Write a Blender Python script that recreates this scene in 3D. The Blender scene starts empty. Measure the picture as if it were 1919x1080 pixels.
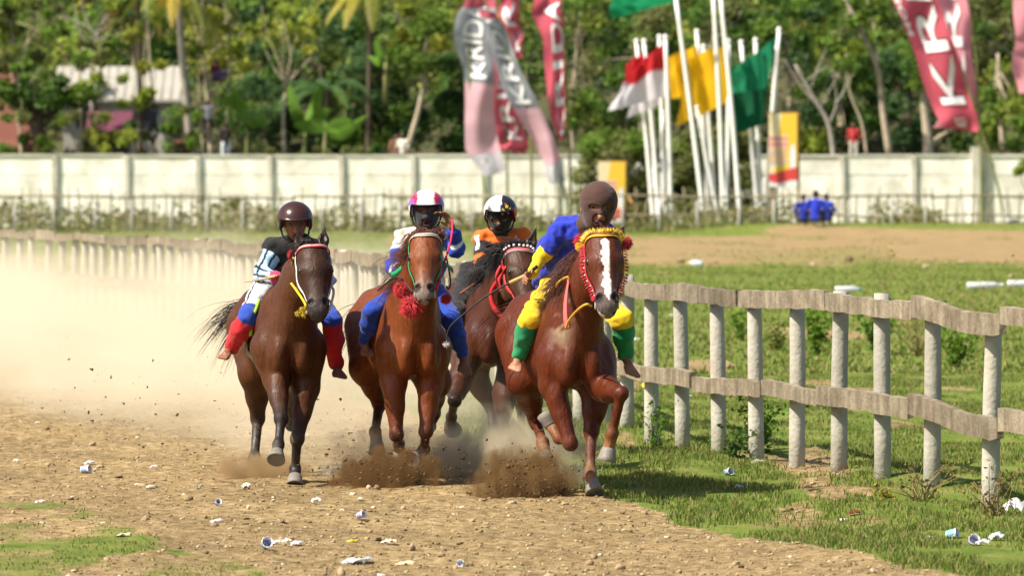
import bpy, bmesh, math, random
import numpy as np
from mathutils import Vector, Matrix

random.seed(7)
RNG = np.random.default_rng(7)
SC = bpy.context.scene
COL = SC.collection

# ------------------------------------------------------------------ camera
FPX = 10170.0                 # focal length in pixels of the 1919 px wide photograph
CAMZ = 1.8
PITCH = math.atan(200.0 / FPX)
cam_d = bpy.data.cameras.new('camera')
cam = bpy.data.objects.new('camera', cam_d)
COL.objects.link(cam)
cam.location = (0, 0, CAMZ)
cam.rotation_euler = (math.radians(90) - PITCH, 0, 0)
cam_d.sensor_width = 36.0
cam_d.lens = FPX / 1919.0 * 36.0
cam_d.clip_start = 0.5
cam_d.clip_end = 3000
cam_d.dof.use_dof = True
cam_d.dof.focus_distance = 30.6
cam_d.dof.aperture_fstop = 5.6
SC.camera = cam

# ------------------------------------------------------------------ sky, sun, exposure
SUN_EL, SUN_AZ = math.radians(49), math.radians(-118)   # azimuth from +Y, clockwise: behind the camera, to the left
sun_dir = Vector((math.sin(SUN_AZ) * math.cos(SUN_EL), math.cos(SUN_AZ) * math.cos(SUN_EL), math.sin(SUN_EL)))
world = bpy.data.worlds.new('World')
SC.world = world
world.use_nodes = True
wn = world.node_tree
sky = wn.nodes.new('ShaderNodeTexSky')
sky.sky_type = 'NISHITA'
sky.sun_disc = False
sky.sun_elevation = SUN_EL
sky.sun_rotation = SUN_AZ
sky.dust_density = 2.5
bg = wn.nodes['Background']
bg.inputs['Strength'].default_value = 0.08
wn.links.new(sky.outputs[0], bg.inputs['Color'])
sun_d = bpy.data.lights.new('sun', 'SUN')
sun_d.energy = 4.4
sun_d.angle = math.radians(0.6)
sun_d.color = (1.0, 0.93, 0.79)
sun = bpy.data.objects.new('sun', sun_d)
COL.objects.link(sun)
sun.rotation_euler = (-sun_dir).to_track_quat('-Z', 'Y').to_euler()
SC.view_settings.view_transform = 'Standard'
SC.view_settings.look = 'None'
SC.view_settings.exposure = 1.0
SC.view_settings.gamma = 1.0
SC.view_settings.use_curve_mapping = False
SC.cycles.use_denoising = True
SC.cycles.max_bounces = 8
SC.cycles.diffuse_bounces = 3
SC.cycles.glossy_bounces = 2
SC.cycles.transmission_bounces = 4
SC.cycles.transparent_max_bounces = 8
SC.cycles.volume_bounces = 3
SC.cycles.volume_step_rate = 2.5
SC.cycles.volume_max_steps = 96
SC.cycles.sample_clamp_indirect = 6.0

# ------------------------------------------------------------------ helpers
_cp, _sp = math.cos(PITCH), math.sin(PITCH)
def W(px, py, D):
    """the point at distance D (metres along +Y) seen at photograph pixel px, py"""
    u = (px - 959.5) / FPX; v = (540.0 - py) / FPX
    y = _cp + v * _sp; z = -_sp + v * _cp
    t = D / y
    return np.array([u * t, D, CAMZ + z * t])
def GY(py):
    """distance of flat ground seen at row py"""
    v = (540.0 - py) / FPX
    return CAMZ * (_cp + v * _sp) / (_sp - v * _cp)
def WG(px, py, z=0.0):
    p = W(px, py, GY(py)); p[2] = z
    return p
def A(*v): return np.array(v, float)
def nrm(v):
    v = np.asarray(v, float); return v / max(1e-9, np.linalg.norm(v))
def smooth01(a, b, x):
    t = np.clip((x - a) / (b - a), 0, 1); return t * t * (3 - 2 * t)

def mk_mesh(name, V, F, mats=None, cols=None, smooth=True, mat_idx=None):
    V = np.asarray(V, np.float32)
    me = bpy.data.meshes.new(name)
    if isinstance(F, np.ndarray):
        k = F.shape[1]; nf = len(F)
        me.vertices.add(len(V)); me.vertices.foreach_set('co', V.ravel())
        me.loops.add(nf * k); me.polygons.add(nf)
        me.loops.foreach_set('vertex_index', F.astype(np.int32).ravel())
        me.polygons.foreach_set('loop_start', np.arange(0, nf * k, k, dtype=np.int32))
        me.polygons.foreach_set('loop_total', np.full(nf, k, np.int32))
        me.update(calc_edges=True)
    else:
        me.from_pydata([tuple(map(float, v)) for v in V], [], F)
    if cols is not None:
        c = np.ones((len(V), 4), np.float32); c[:, :3] = cols
        at = me.color_attributes.new('Col', 'FLOAT_COLOR', 'POINT')
        at.data.foreach_set('color', c.ravel())
    for m in (mats or []): me.materials.append(m)
    if mat_idx is not None: me.polygons.foreach_set('material_index', np.asarray(mat_idx, np.int32))
    if smooth: me.polygons.foreach_set('use_smooth', np.ones(len(me.polygons), bool))
    me.validate(); me.update()
    return me

def link(name, me, parent=None, loc=None, label=None, cat=None, group=None, kind=None):
    o = bpy.data.objects.new(name, me); COL.objects.link(o)
    if parent is not None: o.parent = parent
    if loc is not None: o.location = tuple(map(float, loc))
    if label: o['label'] = label
    if cat: o['category'] = cat
    if group: o['group'] = group
    if kind: o['kind'] = kind
    return o
def empty(name, loc, label=None, cat=None, group=None):
    o = link(name, None, None, loc, label, cat, group); o.empty_display_size = 0.1
    return o
def root_mesh(name, V, F, mats, base, parent=None, cols=None, smooth=True, **kw):
    """a mesh given in world coordinates, placed with its origin at base (a child: in its parent's frame)"""
    me = mk_mesh(name, np.asarray(V) - np.asarray(base), F, mats, cols, smooth)
    return link(name, me, parent, None if parent is not None else base, **kw)

class MB:
    """collects shapes for one mesh"""
    def __init__(s): s.V = []; s.F = []; s.n = 0; s.C = []
    def add(s, V, F, col=None):
        V = np.asarray(V, float)
        s.V.append(V); s.F += [tuple(i + s.n for i in f) for f in F]; s.n += len(V)
        s.C.append(np.tile(np.asarray(col if col is not None else (1, 1, 1), float), (len(V), 1)))
    def tube(s, pts, rad, seg=8, col=None, cap=True):
        V, F = tube(pts, rad, seg, cap); s.add(V, F, col)
    def box(s, c, sx, sy, sz, R=None, col=None):
        V = np.array([[x, y, z] for x in (-.5, .5) for y in (-.5, .5) for z in (-.5, .5)]) * A(sx, sy, sz)
        if R is not None: V = V @ np.asarray(R).T
        s.add(V + np.asarray(c), [(0, 1, 3, 2), (4, 6, 7, 5), (0, 4, 5, 1), (2, 3, 7, 6), (0, 2, 6, 4), (1, 5, 7, 3)], col)
    def build(s, name, mats, base=(0, 0, 0), parent=None, smooth=True, usecol=False, **kw):
        V = np.concatenate(s.V); C = np.concatenate(s.C) if usecol else None
        return root_mesh(name, V, s.F, mats, base, parent, C, smooth, **kw)

def frame_of(d):
    d = nrm(d); r = A(0, 0, 1) if abs(d[2]) < .9 else A(1, 0, 0)
    a = nrm(np.cross(d, r)); return a, np.cross(a, d)
def tube(pts, rad, seg=8, cap=True, flat=None):
    pts = np.asarray(pts, float); n = len(pts)
    rad = np.broadcast_to(np.asarray(rad, float), (n,)) if np.ndim(rad) < 2 else rad
    T = np.gradient(pts, axis=0)
    a, b = frame_of(T[0]); V = []
    for i in range(n):
        t = nrm(T[i]); a = nrm(a - t * np.dot(a, t)); b = np.cross(t, a)
        for k in range(seg):
            w = 2 * math.pi * k / seg
            V.append(pts[i] + (a * math.cos(w) + b * math.sin(w)) * rad[i])
    F = [(i * seg + k, i * seg + (k + 1) % seg, (i + 1) * seg + (k + 1) % seg, (i + 1) * seg + k) for i in range(n - 1) for k in range(seg)]
    if cap: F += [tuple(range(seg))[::-1], tuple((n - 1) * seg + k for k in range(seg))]
    return np.array(V), F
def spline(P, n=24):
    """Catmull-Rom through the points"""
    P = np.asarray(P, float); P = np.vstack([2 * P[0] - P[1], P, 2 * P[-1] - P[-2]])
    out = []
    m = len(P) - 3
    for t in np.linspace(0, m - 1e-6, n):
        i = int(t); u = t - i; a, b, c, d = P[i:i + 4]
        out.append(.5 * (2 * b + (c - a) * u + (2 * a - 5 * b + 4 * c - d) * u * u + (3 * b - a - 3 * c + d) * u ** 3))
    return np.array(out)
def lathe(prof, seg=16, c=(0, 0, 0), R=None, cap0=True, cap1=True):
    V = []; n = len(prof)
    for r, z in prof:
        for k in range(seg):
            w = 2 * math.pi * k / seg; V.append((r * math.cos(w), r * math.sin(w), z))
    V = np.array(V)
    if R is not None: V = V @ np.asarray(R).T
    F = [(i * seg + k, i * seg + (k + 1) % seg, (i + 1) * seg + (k + 1) % seg, (i + 1) * seg + k) for i in range(n - 1) for k in range(seg)]
    if cap0: F.append(tuple(range(seg))[::-1])
    if cap1: F.append(tuple((n - 1) * seg + k for k in range(seg)))
    return V + np.asarray(c), F
def basis(z, x=None):
    """matrix whose columns are x, y, z with z along the given direction"""
    z = nrm(z)
    x = np.asarray(x, float) if x is not None else (A(1, 0, 0) if abs(z[0]) < .9 else A(0, 1, 0))
    x = nrm(x - z * np.dot(x, z)); return np.stack([x, np.cross(z, x), z], 1)

# value noise used for shapes
_tab = np.random.default_rng(3).random((64, 64))
def vnoise(x, y):
    x = np.asarray(x, float); y = np.asarray(y, float)
    xi = np.floor(x).astype(int); yi = np.floor(y).astype(int); fx = x - xi; fy = y - yi
    fx = fx * fx * (3 - 2 * fx); fy = fy * fy * (3 - 2 * fy)
    g = lambda i, j: _tab[i & 63, j & 63]
    return (g(xi, yi) * (1 - fx) + g(xi + 1, yi) * fx) * (1 - fy) + (g(xi, yi + 1) * (1 - fx) + g(xi + 1, yi + 1) * fx) * fy - .5

# ------------------------------------------------------------------ materials
def mat(name, color=(.5, .5, .5), rough=.8, col_attr=False, noise=None, bump=None, spec=.3, sheen=0, trans=0, var=0, metallic=0, subsurf=0):
    """principled material; noise=(scale, amount, colour2): patches of a second colour; bump=(scale, strength)"""
    m = bpy.data.materials.new(name); m.use_nodes = True
    nt = m.node_tree; N = nt.nodes; L = nt.links; b = N['Principled BSDF']
    b.inputs['Roughness'].default_value = rough
    b.inputs['Specular IOR Level'].default_value = spec
    b.inputs['Metallic'].default_value = metallic
    if sheen: b.inputs['Sheen Weight'].default_value = sheen
    tc = N.new('ShaderNodeTexCoord'); src = None
    if col_attr:
        a = N.new('ShaderNodeAttribute'); a.attribute_name = 'Col'; src = a.outputs['Color']
    else:
        rgb = N.new('ShaderNodeRGB'); rgb.outputs[0].default_value = (*color, 1); src = rgb.outputs[0]
    if noise:
        sc, amt, c2 = noise
        t = N.new('ShaderNodeTexNoise'); t.inputs['Scale'].default_value = sc; t.inputs['Detail'].default_value = 5
        L.new(tc.outputs['Object'], t.inputs['Vector'])
        r = N.new('ShaderNodeMapRange'); r.inputs[1].default_value = .35; r.inputs[2].default_value = .7; r.inputs[3].default_value = 0; r.inputs[4].default_value = amt
        L.new(t.outputs['Fac'], r.inputs[0])
        mx = N.new('ShaderNodeMix'); mx.data_type = 'RGBA'
        L.new(r.outputs[0], mx.inputs['Factor']); L.new(src, mx.inputs['A'])
        if c2 == 'dark' or c2 == 'light':
            h = N.new('ShaderNodeHueSaturation'); h.inputs['Value'].default_value = .55 if c2 == 'dark' else 1.5
            L.new(src, h.inputs['Color']); L.new(h.outputs[0], mx.inputs['B'])
        else: mx.inputs['B'].default_value = (*c2, 1)
        src = mx.outputs['Result']
    if var:
        oi = N.new('ShaderNodeObjectInfo'); h = N.new('ShaderNodeHueSaturation')
        r = N.new('ShaderNodeMapRange'); r.inputs[3].default_value = 1 - var; r.inputs[4].default_value = 1 + var
        L.new(oi.outputs['Random'], r.inputs[0]); L.new(r.outputs[0], h.inputs['Value']); L.new(src, h.inputs['Color']); src = h.outputs[0]
    L.new(src, b.inputs['Base Color'])
    if bump:
        t = N.new('ShaderNodeTexNoise'); t.inputs['Scale'].default_value = bump[0]; t.inputs['Detail'].default_value = 6
        L.new(tc.outputs['Object'], t.inputs['Vector'])
        bp = N.new('ShaderNodeBump'); bp.inputs['Strength'].default_value = bump[1]; bp.inputs['Distance'].default_value = .02
        L.new(t.outputs['Fac'], bp.inputs['Height']); L.new(bp.outputs[0], b.inputs['Normal'])
    if trans:
        tr = N.new('ShaderNodeBsdfTranslucent'); L.new(src, tr.inputs['Color'])
        ms = N.new('ShaderNodeMixShader'); ms.inputs[0].default_value = trans
        L.new(b.outputs[0], ms.inputs[1]); L.new(tr.outputs[0], ms.inputs[2]); L.new(ms.outputs[0], N['Material Output'].inputs['Surface'])
    if subsurf:
        b.inputs['Subsurface Weight'].default_value = subsurf; b.inputs['Subsurface Radius'].default_value = (.012, .005, .003)
    return m

# ------------------------------------------------------------------ signed-distance bodies
class Body:
    """smooth union of tapered capsules and ellipsoids, turned into one continuous mesh"""
    def __init__(s): s.P = []
    def cap(s, a, b, ra, rb, k=.03, col=(1, 1, 1), flat=None, op=0, cw=1):
        s.P.append(('c', np.asarray(a, float), np.asarray(b, float), ra, rb, k, np.asarray(col, float), flat, op, cw)); return s
    def ell(s, c, r, R=None, k=.03, col=(1, 1, 1), op=0, cw=1):
        s.P.append(('e', np.asarray(c, float), np.asarray(r, float), np.eye(3) if R is None else np.asarray(R, float), 0, k, np.asarray(col, float), None, op, cw)); return s
    @staticmethod
    def dist(p, X):
        if p[0] == 'c':
            a, b, ra, rb = p[1:5]; ba = b - a
            t = np.clip(((X - a) @ ba) / max(1e-9, ba @ ba), 0, 1)
            q = X - a - t[..., None] * ba
            if p[7] is not None:
                n, f = p[7]; q = q + n * ((q @ n) * (1 / f - 1))[..., None]
                return (np.sqrt((q * q).sum(-1)) - (ra + (rb - ra) * t)) * min(1, f + .15)
            return np.sqrt((q * q).sum(-1)) - (ra + (rb - ra) * t)
        c, r, R = p[1:4]
        q = (X - c) @ R
        k0 = np.sqrt(((q / r) ** 2).sum(-1)); k1 = np.sqrt(((q / (r * r)) ** 2).sum(-1)) + 1e-9
        return np.where(k0 < 1e-4, -r.min(), k0 * (k0 - 1) / k1)
    @staticmethod
    def bbox(p):
        if p[0] == 'c':
            f = 1.0 if p[7] is None else max(1.0, p[7][1]); m = max(p[3], p[4]) * f
            return np.minimum(p[1], p[2]) - m, np.maximum(p[1], p[2]) + m
        e = np.abs(p[3]) @ p[2]
        return p[1] - e, p[1] + e
    @staticmethod
    def smin(a, b, k):
        h = np.maximum(k - np.abs(a - b), 0) / k
        return np.minimum(a, b) - h * h * k * .25
    def value(s, X):
        D = np.full(X.shape[:-1], 9.0)
        for p in s.P:
            d = s.dist(p, X)
            if p[8] == 1: D = -s.smin(-D, d, p[5])
            else: D = s.smin(D, d, p[5])
        return D
    def grad(s, X, e=.004):
        g = np.stack([s.value(X + e * np.eye(3)[i]) - s.value(X - e * np.eye(3)[i]) for i in range(3)], -1)
        return g / (np.linalg.norm(g, axis=-1, keepdims=True) + 1e-9)
    def project(s, X, off=0.0, it=6):
        X = np.asarray(X, float).copy()
        for _ in range(it): X -= s.grad(X) * (s.value(X) - off)[:, None] * .8
        return X
    def mesh(s, h, inflate=0.0):
        lo = np.min([s.bbox(p)[0] for p in s.P if p[8] == 0], 0) - .03 - inflate
        hi = np.max([s.bbox(p)[1] for p in s.P if p[8] == 0], 0) + .03 + inflate
        n = np.ceil((hi - lo) / h).astype(int) + 2
        D = np.full(n, .08, np.float32)
        for p in s.P:
            a, b = s.bbox(p); m = p[5] + .035 + inflate
            i0 = np.maximum(np.floor((a - m - lo) / h).astype(int), 0); i1 = np.minimum(np.ceil((b + m - lo) / h).astype(int) + 1, n)
            if np.any(i1 <= i0): continue
            g = np.stack(np.meshgrid(*[lo[j] + h * np.arange(i0[j], i1[j]) for j in range(3)], indexing='ij'), -1)
            d = s.dist(p, g)
            if p[8] == 0: d = d - inflate
            sl = tuple(slice(i0[j], i1[j]) for j in range(3))
            if p[8] == 1: D[sl] = -s.smin(-D[sl], d, p[5])
            else: D[sl] = s.smin(D[sl], d, p[5])
        return surface_net(D, lo, h)
    def colors(s, V, sharp=45.0):
        Wt = np.zeros(len(V)); C = np.zeros((len(V), 3))
        for p in s.P:
            d = s.dist(p, V)
            if p[8] == 1: w = np.where(np.abs(d) < .012, 40.0, 0) * p[9] if p[9] > 1 else 0
            else: w = np.exp(-np.clip(np.maximum(d, -.01) * sharp, -20, 30)) * p[9]
            Wt += w; C += np.multiply.outer(w, p[6]) if np.ndim(w) else 0
        return C / Wt[:, None]

def surface_net(D, lo, h):
    ins = D < 0
    c = np.zeros(tuple(np.array(D.shape) - 1), np.uint8)
    off = [(i, j, k) for i in (0, 1) for j in (0, 1) for k in (0, 1)]
    N = c.shape
    for o in off: c += ins[o[0]:o[0] + N[0], o[1]:o[1] + N[1], o[2]:o[2] + N[2]]
    idx = np.argwhere((c > 0) & (c < 8))
    vid = np.full(N, -1, np.int32); vid[tuple(idx.T)] = np.arange(len(idx))
    acc = np.zeros((len(idx), 3)); cnt = np.zeros(len(idx))
    val = {o: D[tuple((idx + o).T)].astype(float) for o in off}
    for a in off:
        for ax in range(3):
            if a[ax] == 1: continue
            b = list(a); b[ax] = 1; b = tuple(b)
            va, vb = val[a], val[b]; m = (va < 0) != (vb < 0)
            t = np.where(m, va / np.where(m, va - vb, 1), 0)
            p = np.tile(np.array(a, float), (len(idx), 1)); p[:, ax] += t
            acc[m] += p[m]; cnt[m] += 1
    V = lo + h * (idx + acc / cnt[:, None])
    F = []
    for ax in range(3):
        u, v = (ax + 1) % 3, (ax + 2) % 3
        s0 = [slice(None)] * 3; s1 = [slice(None)] * 3
        s0[ax] = slice(0, -1); s1[ax] = slice(1, None)
        e = np.argwhere(ins[tuple(s0)] != ins[tuple(s1)])
        e = e[(e[:, u] > 0) & (e[:, v] > 0) & (e[:, u] < D.shape[u] - 1) & (e[:, v] < D.shape[v] - 1)]
        fl = ins[tuple(e.T)]
        q = []
        for du, dv in ((-1, -1), (0, -1), (0, 0), (-1, 0)):
            k = e.copy(); k[:, u] += du; k[:, v] += dv; q.append(vid[tuple(k.T)])
        q = np.stack(q, 1); q[~fl] = q[~fl][:, ::-1]
        F.append(q)
    F = np.concatenate(F); F = F[(F >= 0).all(1)]
    return V, F
def relax(V, F, it=1, w=.5):
    for _ in range(it):
        S = np.zeros_like(V); n = np.zeros(len(V))
        for a, b in ((0, 1), (1, 2), (2, 3), (3, 0)):
            np.add.at(S, F[:, a], V[F[:, b]]); np.add.at(n, F[:, a], 1)
            np.add.at(S, F[:, b], V[F[:, a]]); np.add.at(n, F[:, b], 1)
        V = V * (1 - w) + w * S / np.maximum(n, 1)[:, None]
    return V

def strands(roots, dirs, lens, width, droop=(0, 0, -.3), curl=.02, seg=6, rng=RNG, wind=(0, 0, 0)):
    """thin tapered hair ribbons; returns one V, F"""
    V = []; F = []; n = 0
    for r, d, l in zip(roots, dirs, lens):
        p = np.array(r, float); d = nrm(d); pts = [p.copy()]
        ph = rng.random() * 6.28; sd = nrm(np.cross(d, A(.3, 1, .2)))
        for i in range(seg):
            t = (i + 1) / seg
            d = nrm(d + (np.asarray(droop) + np.asarray(wind)) * (1.0 / seg) * 1.6 + sd * math.cos(ph + t * 5) * curl * 6 / seg)
            p = p + d * l / seg; pts.append(p.copy())
        pts = np.array(pts)
        sv = nrm(rng.normal(size=3)); w0 = width * (.6 + .8 * rng.random())
        for i, q in enumerate(pts):
            t = i / seg; w = w0 * (1 - t ** 1.5 * .92)
            T = nrm(pts[min(i + 1, seg)] - pts[max(i - 1, 0)]); s1 = nrm(np.cross(T, sv)); s2 = np.cross(T, s1)
            V += [q + s1 * w, q - s1 * w * .5 + s2 * w * .8, q - s1 * w * .5 - s2 * w * .8]
        for i in range(seg):
            a = n + i * 3
            F += [(a, a + 1, a + 4, a + 3), (a + 1, a + 2, a + 5, a + 4), (a + 2, a, a + 3, a + 5)]
        n += 3 * (seg + 1)
    return np.array(V), np.array(F)

def locks(roots, dirs, lens, per, jit=.010, fan=.10, width=.0035, rng=RNG, **kw):
    """hair gathered in locks: per strands start near each root and run together"""
    R_, D_, L_ = [], [], []
    for r, d, l in zip(roots, dirs, lens):
        d = nrm(d)
        for _ in range(per):
            R_.append(r + rng.normal(size=3) * jit); D_.append(d + rng.normal(size=3) * fan); L_.append(l * (.7 + .4 * rng.random()))
    return strands(R_, D_, L_, width, **kw)
# ------------------------------------------------------------------ ground
_fy = np.array([14, 20, 24, 30, 37, 45, 57, 66, 75, 84, 95, 120]); _fx = np.array([6.47, 5.03, 4.07, 2.63, .945, -.40, -1.95, -3.7, -6.0, -9.2, -14.5, -30])
def fence_x(y): return np.interp(y, _fy, _fx)
def dirt_mask(x, y):
    """1 on the bare earth of the track and the far dirt strip, 0 on grass"""
    wob = vnoise(x * 1.7, y * .5) * .5 + vnoise(x * 5, y * 1.6) * .22 + vnoise(x * .45 + 7, y * .13) * .5
    e = fence_x(y) - np.interp(y, [20, 30, 40, 60, 100], [2.05, 2.05, 1.1, .7, .7]) - x + wob * .55
    le = np.interp(y, [18, 24.7, 27.3, 30.0, 33, 40, 60], [.6, -1.15, -1.85, -2.7, -4.6, -9, -30])
    l = x - le + wob * .9
    m = smooth01(-.12, .12, e) * smooth01(-.15, .25, l)
    far = smooth01(108, 124, y + vnoise(x * .25, y * .03) * 50 + vnoise(x * .9, y * .1) * 22) * (1 - smooth01(176, 190, y + vnoise(x * .3 + 3, y * .05) * 16)) * smooth01(-4, 4, x + vnoise(x * .2, y * .05) * 10) * (.55 + .45 * smooth01(-.22, .12, vnoise(x * .45 + 9, y * .07) + .5 * vnoise(x * 1.7, y * .25)))
    mid = smooth01(.12, .3, vnoise(x * .6 + 5, y * .12) + .35 * vnoise(x * 2, y * .5)) * smooth01(60, 100, y) * .55
    near = smooth01(.17, .40, vnoise(x * 1.1 + 2, y * .35 + 4) + .4 * vnoise(x * 4, y * 1.2)) * (x > fence_x(y) - 2) * (y < 70) * .75
    left = smooth01(-.10, .22, vnoise(x * 2.2 + 1, y * .9) + .3 * vnoise(x * 7, y * 3)) * (l < .3) * (y < 40) * .8
    lp = np.where((l < .4) & (y < 40), .46 + .35 * vnoise(x * 3, y * 2), 0)
    return np.clip(np.maximum.reduce([m, far, mid, near, left, lp]), 0, 1)
def ground_z(x, y):
    x = np.asarray(x, float); y = np.asarray(y, float)
    near = 1 - smooth01(40, 60, y)
    z = vnoise(x * .5, y * .35) * .05 + near * (vnoise(x * 2.3, y * 1.9) * .03 + vnoise(x * 7, y * 5.5) * .022 + vnoise(x * 19, y * 14) * .014)
    z = z + .30 * smooth01(5, 9, x) * smooth01(178, 190, y) * (1 - smooth01(196, 206, y))
    verge = smooth01(-.4, .5, x - fence_x(y) + 1.4) * near
    return z + verge * (.05 + vnoise(x * 1.3 + 4, y * .9) * .10)
gx = np.concatenate([[-400, -200, -100, -60, -40, -30, -24, -19, -15, -12, -10, -8.5, -7.5, -6.5, -5.8, -5.2, -4.6, -4.2], np.arange(-3.9, 5.0, .032), [5.2, 5.6, 6, 6.5, 7, 8, 9, 10, 12, 14, 17, 20, 24, 30, 40, 60, 100, 200, 400]])
gy = np.concatenate([[-40, 0, 10, 16, 20, 22], np.arange(23.5, 42, .042), np.linspace(42, 60, 110), np.linspace(60.4, 215, 190), [220, 230, 260, 320, 420, 600, 900]])
X_, Y_ = np.meshgrid(gx, gy, indexing='ij')
Zg = ground_z(X_, Y_); DM = dirt_mask(X_, Y_)
nx_, ny_ = X_.shape
ii = np.arange(nx_ * ny_).reshape(nx_, ny_)
Fg_ = np.stack([ii[:-1, :-1], ii[1:, :-1], ii[1:, 1:], ii[:-1, 1:]], -1).reshape(-1, 4)
M_ground = bpy.data.materials.new('earth_and_grass'); M_ground.use_nodes = True
def _ground_nodes():
    nt = M_ground.node_tree; N = nt.nodes; L = nt.links; b = N['Principled BSDF']
    b.inputs['Roughness'].default_value = .95; b.inputs['Specular IOR Level'].default_value = .1
    tc = N.new('ShaderNodeTexCoord'); at = N.new('ShaderNodeAttribute'); at.attribute_name = 'Col'
    def noise(s, d=6, r=.6):
        t = N.new('ShaderNodeTexNoise'); t.inputs['Scale'].default_value = s; t.inputs['Detail'].default_value = d; t.inputs['Roughness'].default_value = r; L.new(tc.outputs['Object'], t.inputs['Vector']); return t.outputs['Fac']
    def ramp(f, stops):
        r = N.new('ShaderNodeValToRGB'); e = r.color_ramp.elements
        while len(e) < len(stops): e.new(.5)
        for q, (p, c) in zip(e, stops): q.position = p; q.color = (*c, 1)
        L.new(f, r.inputs[0]); return r.outputs[0]
    dirt = ramp(noise(16), [(.30, (.135, .090, .042)), (.46, (.285, .200, .098)), (.60, (.385, .285, .150)), (.76, (.54, .44, .28))])
    d2 = ramp(noise(1.1, 3), [(.3, (.72, .70, .66)), (.7, (1.12, 1.10, 1.05))])
    mm = N.new('ShaderNodeMix'); mm.data_type = 'RGBA'; mm.blend_type = 'MULTIPLY'; mm.inputs['Factor'].default_value = 1; L.new(dirt, mm.inputs['A']); L.new(d2, mm.inputs['B'])
    grass = ramp(noise(2.0, 7, .7), [(.30, (.075, .115, .017)), (.46, (.125, .175, .028)), (.60, (.190, .208, .050)), (.74, (.32, .255, .125))])
    add = N.new('ShaderNodeMath'); add.operation = 'ADD'; sub = N.new('ShaderNodeMath'); sub.operation = 'MULTIPLY_ADD'; sub.inputs[1].default_value = .7; sub.inputs[2].default_value = -.35
    L.new(noise(9, 6, .7), sub.inputs[0]); L.new(at.outputs['Fac'], add.inputs[0]); L.new(sub.outputs[0], add.inputs[1])
    mr = N.new('ShaderNodeMapRange'); mr.inputs[1].default_value = .38; mr.inputs[2].default_value = .62; L.new(add.outputs[0], mr.inputs[0])
    mx = N.new('ShaderNodeMix'); mx.data_type = 'RGBA'; L.new(mr.outputs[0], mx.inputs['Factor']); L.new(grass, mx.inputs['A']); L.new(mm.outputs['Result'], mx.inputs['B'])
    L.new(mx.outputs['Result'], b.inputs['Base Color'])
    bp = N.new('ShaderNodeBump'); bp.inputs['Strength'].default_value = .9; bp.inputs['Distance'].default_value = .03; L.new(noise(28, 8, .7), bp.inputs['Height']); L.new(bp.outputs[0], b.inputs['Normal'])
_ground_nodes()
link('ground', mk_mesh('ground', np.stack([X_, Y_, Zg], -1).reshape(-1, 3), Fg_, [M_ground], np.repeat(DM.reshape(-1, 1), 3, 1)), kind='structure')

# loose stones and clods on the track
M_stone = mat('clod', col_attr=True, rough=.95, spec=.1, noise=(40, .4, 'dark'), bump=(80, .4))
def scatter_blobs(P, S, C, rng, flat=.6):
    ico = np.array([(0, 0, 1), (.89, 0, .45), (.28, .85, .45), (-.72, .53, .45), (-.72, -.53, .45), (.28, -.85, .45), (.72, .53, -.45), (-.28, .85, -.45), (-.89, 0, -.45), (-.28, -.85, -.45), (.72, -.53, -.45), (0, 0, -1)])
    fc = np.array([(0, 1, 2), (0, 2, 3), (0, 3, 4), (0, 4, 5), (0, 5, 1), (1, 6, 2), (2, 7, 3), (3, 8, 4), (4, 9, 5), (5, 10, 1), (2, 6, 7), (3, 7, 8), (4, 8, 9), (5, 9, 10), (1, 10, 6), (11, 7, 6), (11, 8, 7), (11, 9, 8), (11, 10, 9), (11, 6, 10)])
    n = len(P); an = rng.random(n) * 6.28
    V = ico[None] * (1 + .35 * rng.normal(size=(n, 12, 1))) * (S[:, None, None] * (A(1, .8, flat) * (1 + .3 * rng.normal(size=(n, 1, 3)))))
    c, s = np.cos(an)[:, None], np.sin(an)[:, None]
    V = np.stack([V[..., 0] * c - V[..., 1] * s, V[..., 0] * s + V[..., 1] * c, V[..., 2]], -1) + P[:, None]
    F = (fc[None] + 12 * np.arange(n)[:, None, None]).reshape(-1, 3)
    return V.reshape(-1, 3), F, np.repeat(C, 12, 0)
n = 15000
y = 24 + 22 * RNG.random(n) ** 1.3; x = (RNG.random(n) * 2 - 1) * y * .1
k = (dirt_mask(x, y) > .6) & ((y < 35) | (x < .6)); x, y = x[k], y[k]
s_ = .004 + .008 * RNG.random(len(x)) ** 2 + .020 * (RNG.random(len(x)) < .04) * RNG.random(len(x))
c_ = A(.30, .22, .125) * (.55 + .9 * RNG.random((len(x), 1))); pl = RNG.random(len(x)) < .10; c_[pl] = A(.55, .46, .32) * (.8 + .4 * RNG.random((pl.sum(), 1)))
V_, F_, C_ = scatter_blobs(np.stack([x, y, ground_z(x, y) + s_ * .25], -1), s_, c_, RNG)
link('gravel', mk_mesh('gravel', V_, F_, [M_stone], C_, smooth=False), kind='stuff', label='loose pebbles and clods strewn over the brown track', cat='gravel')

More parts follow.
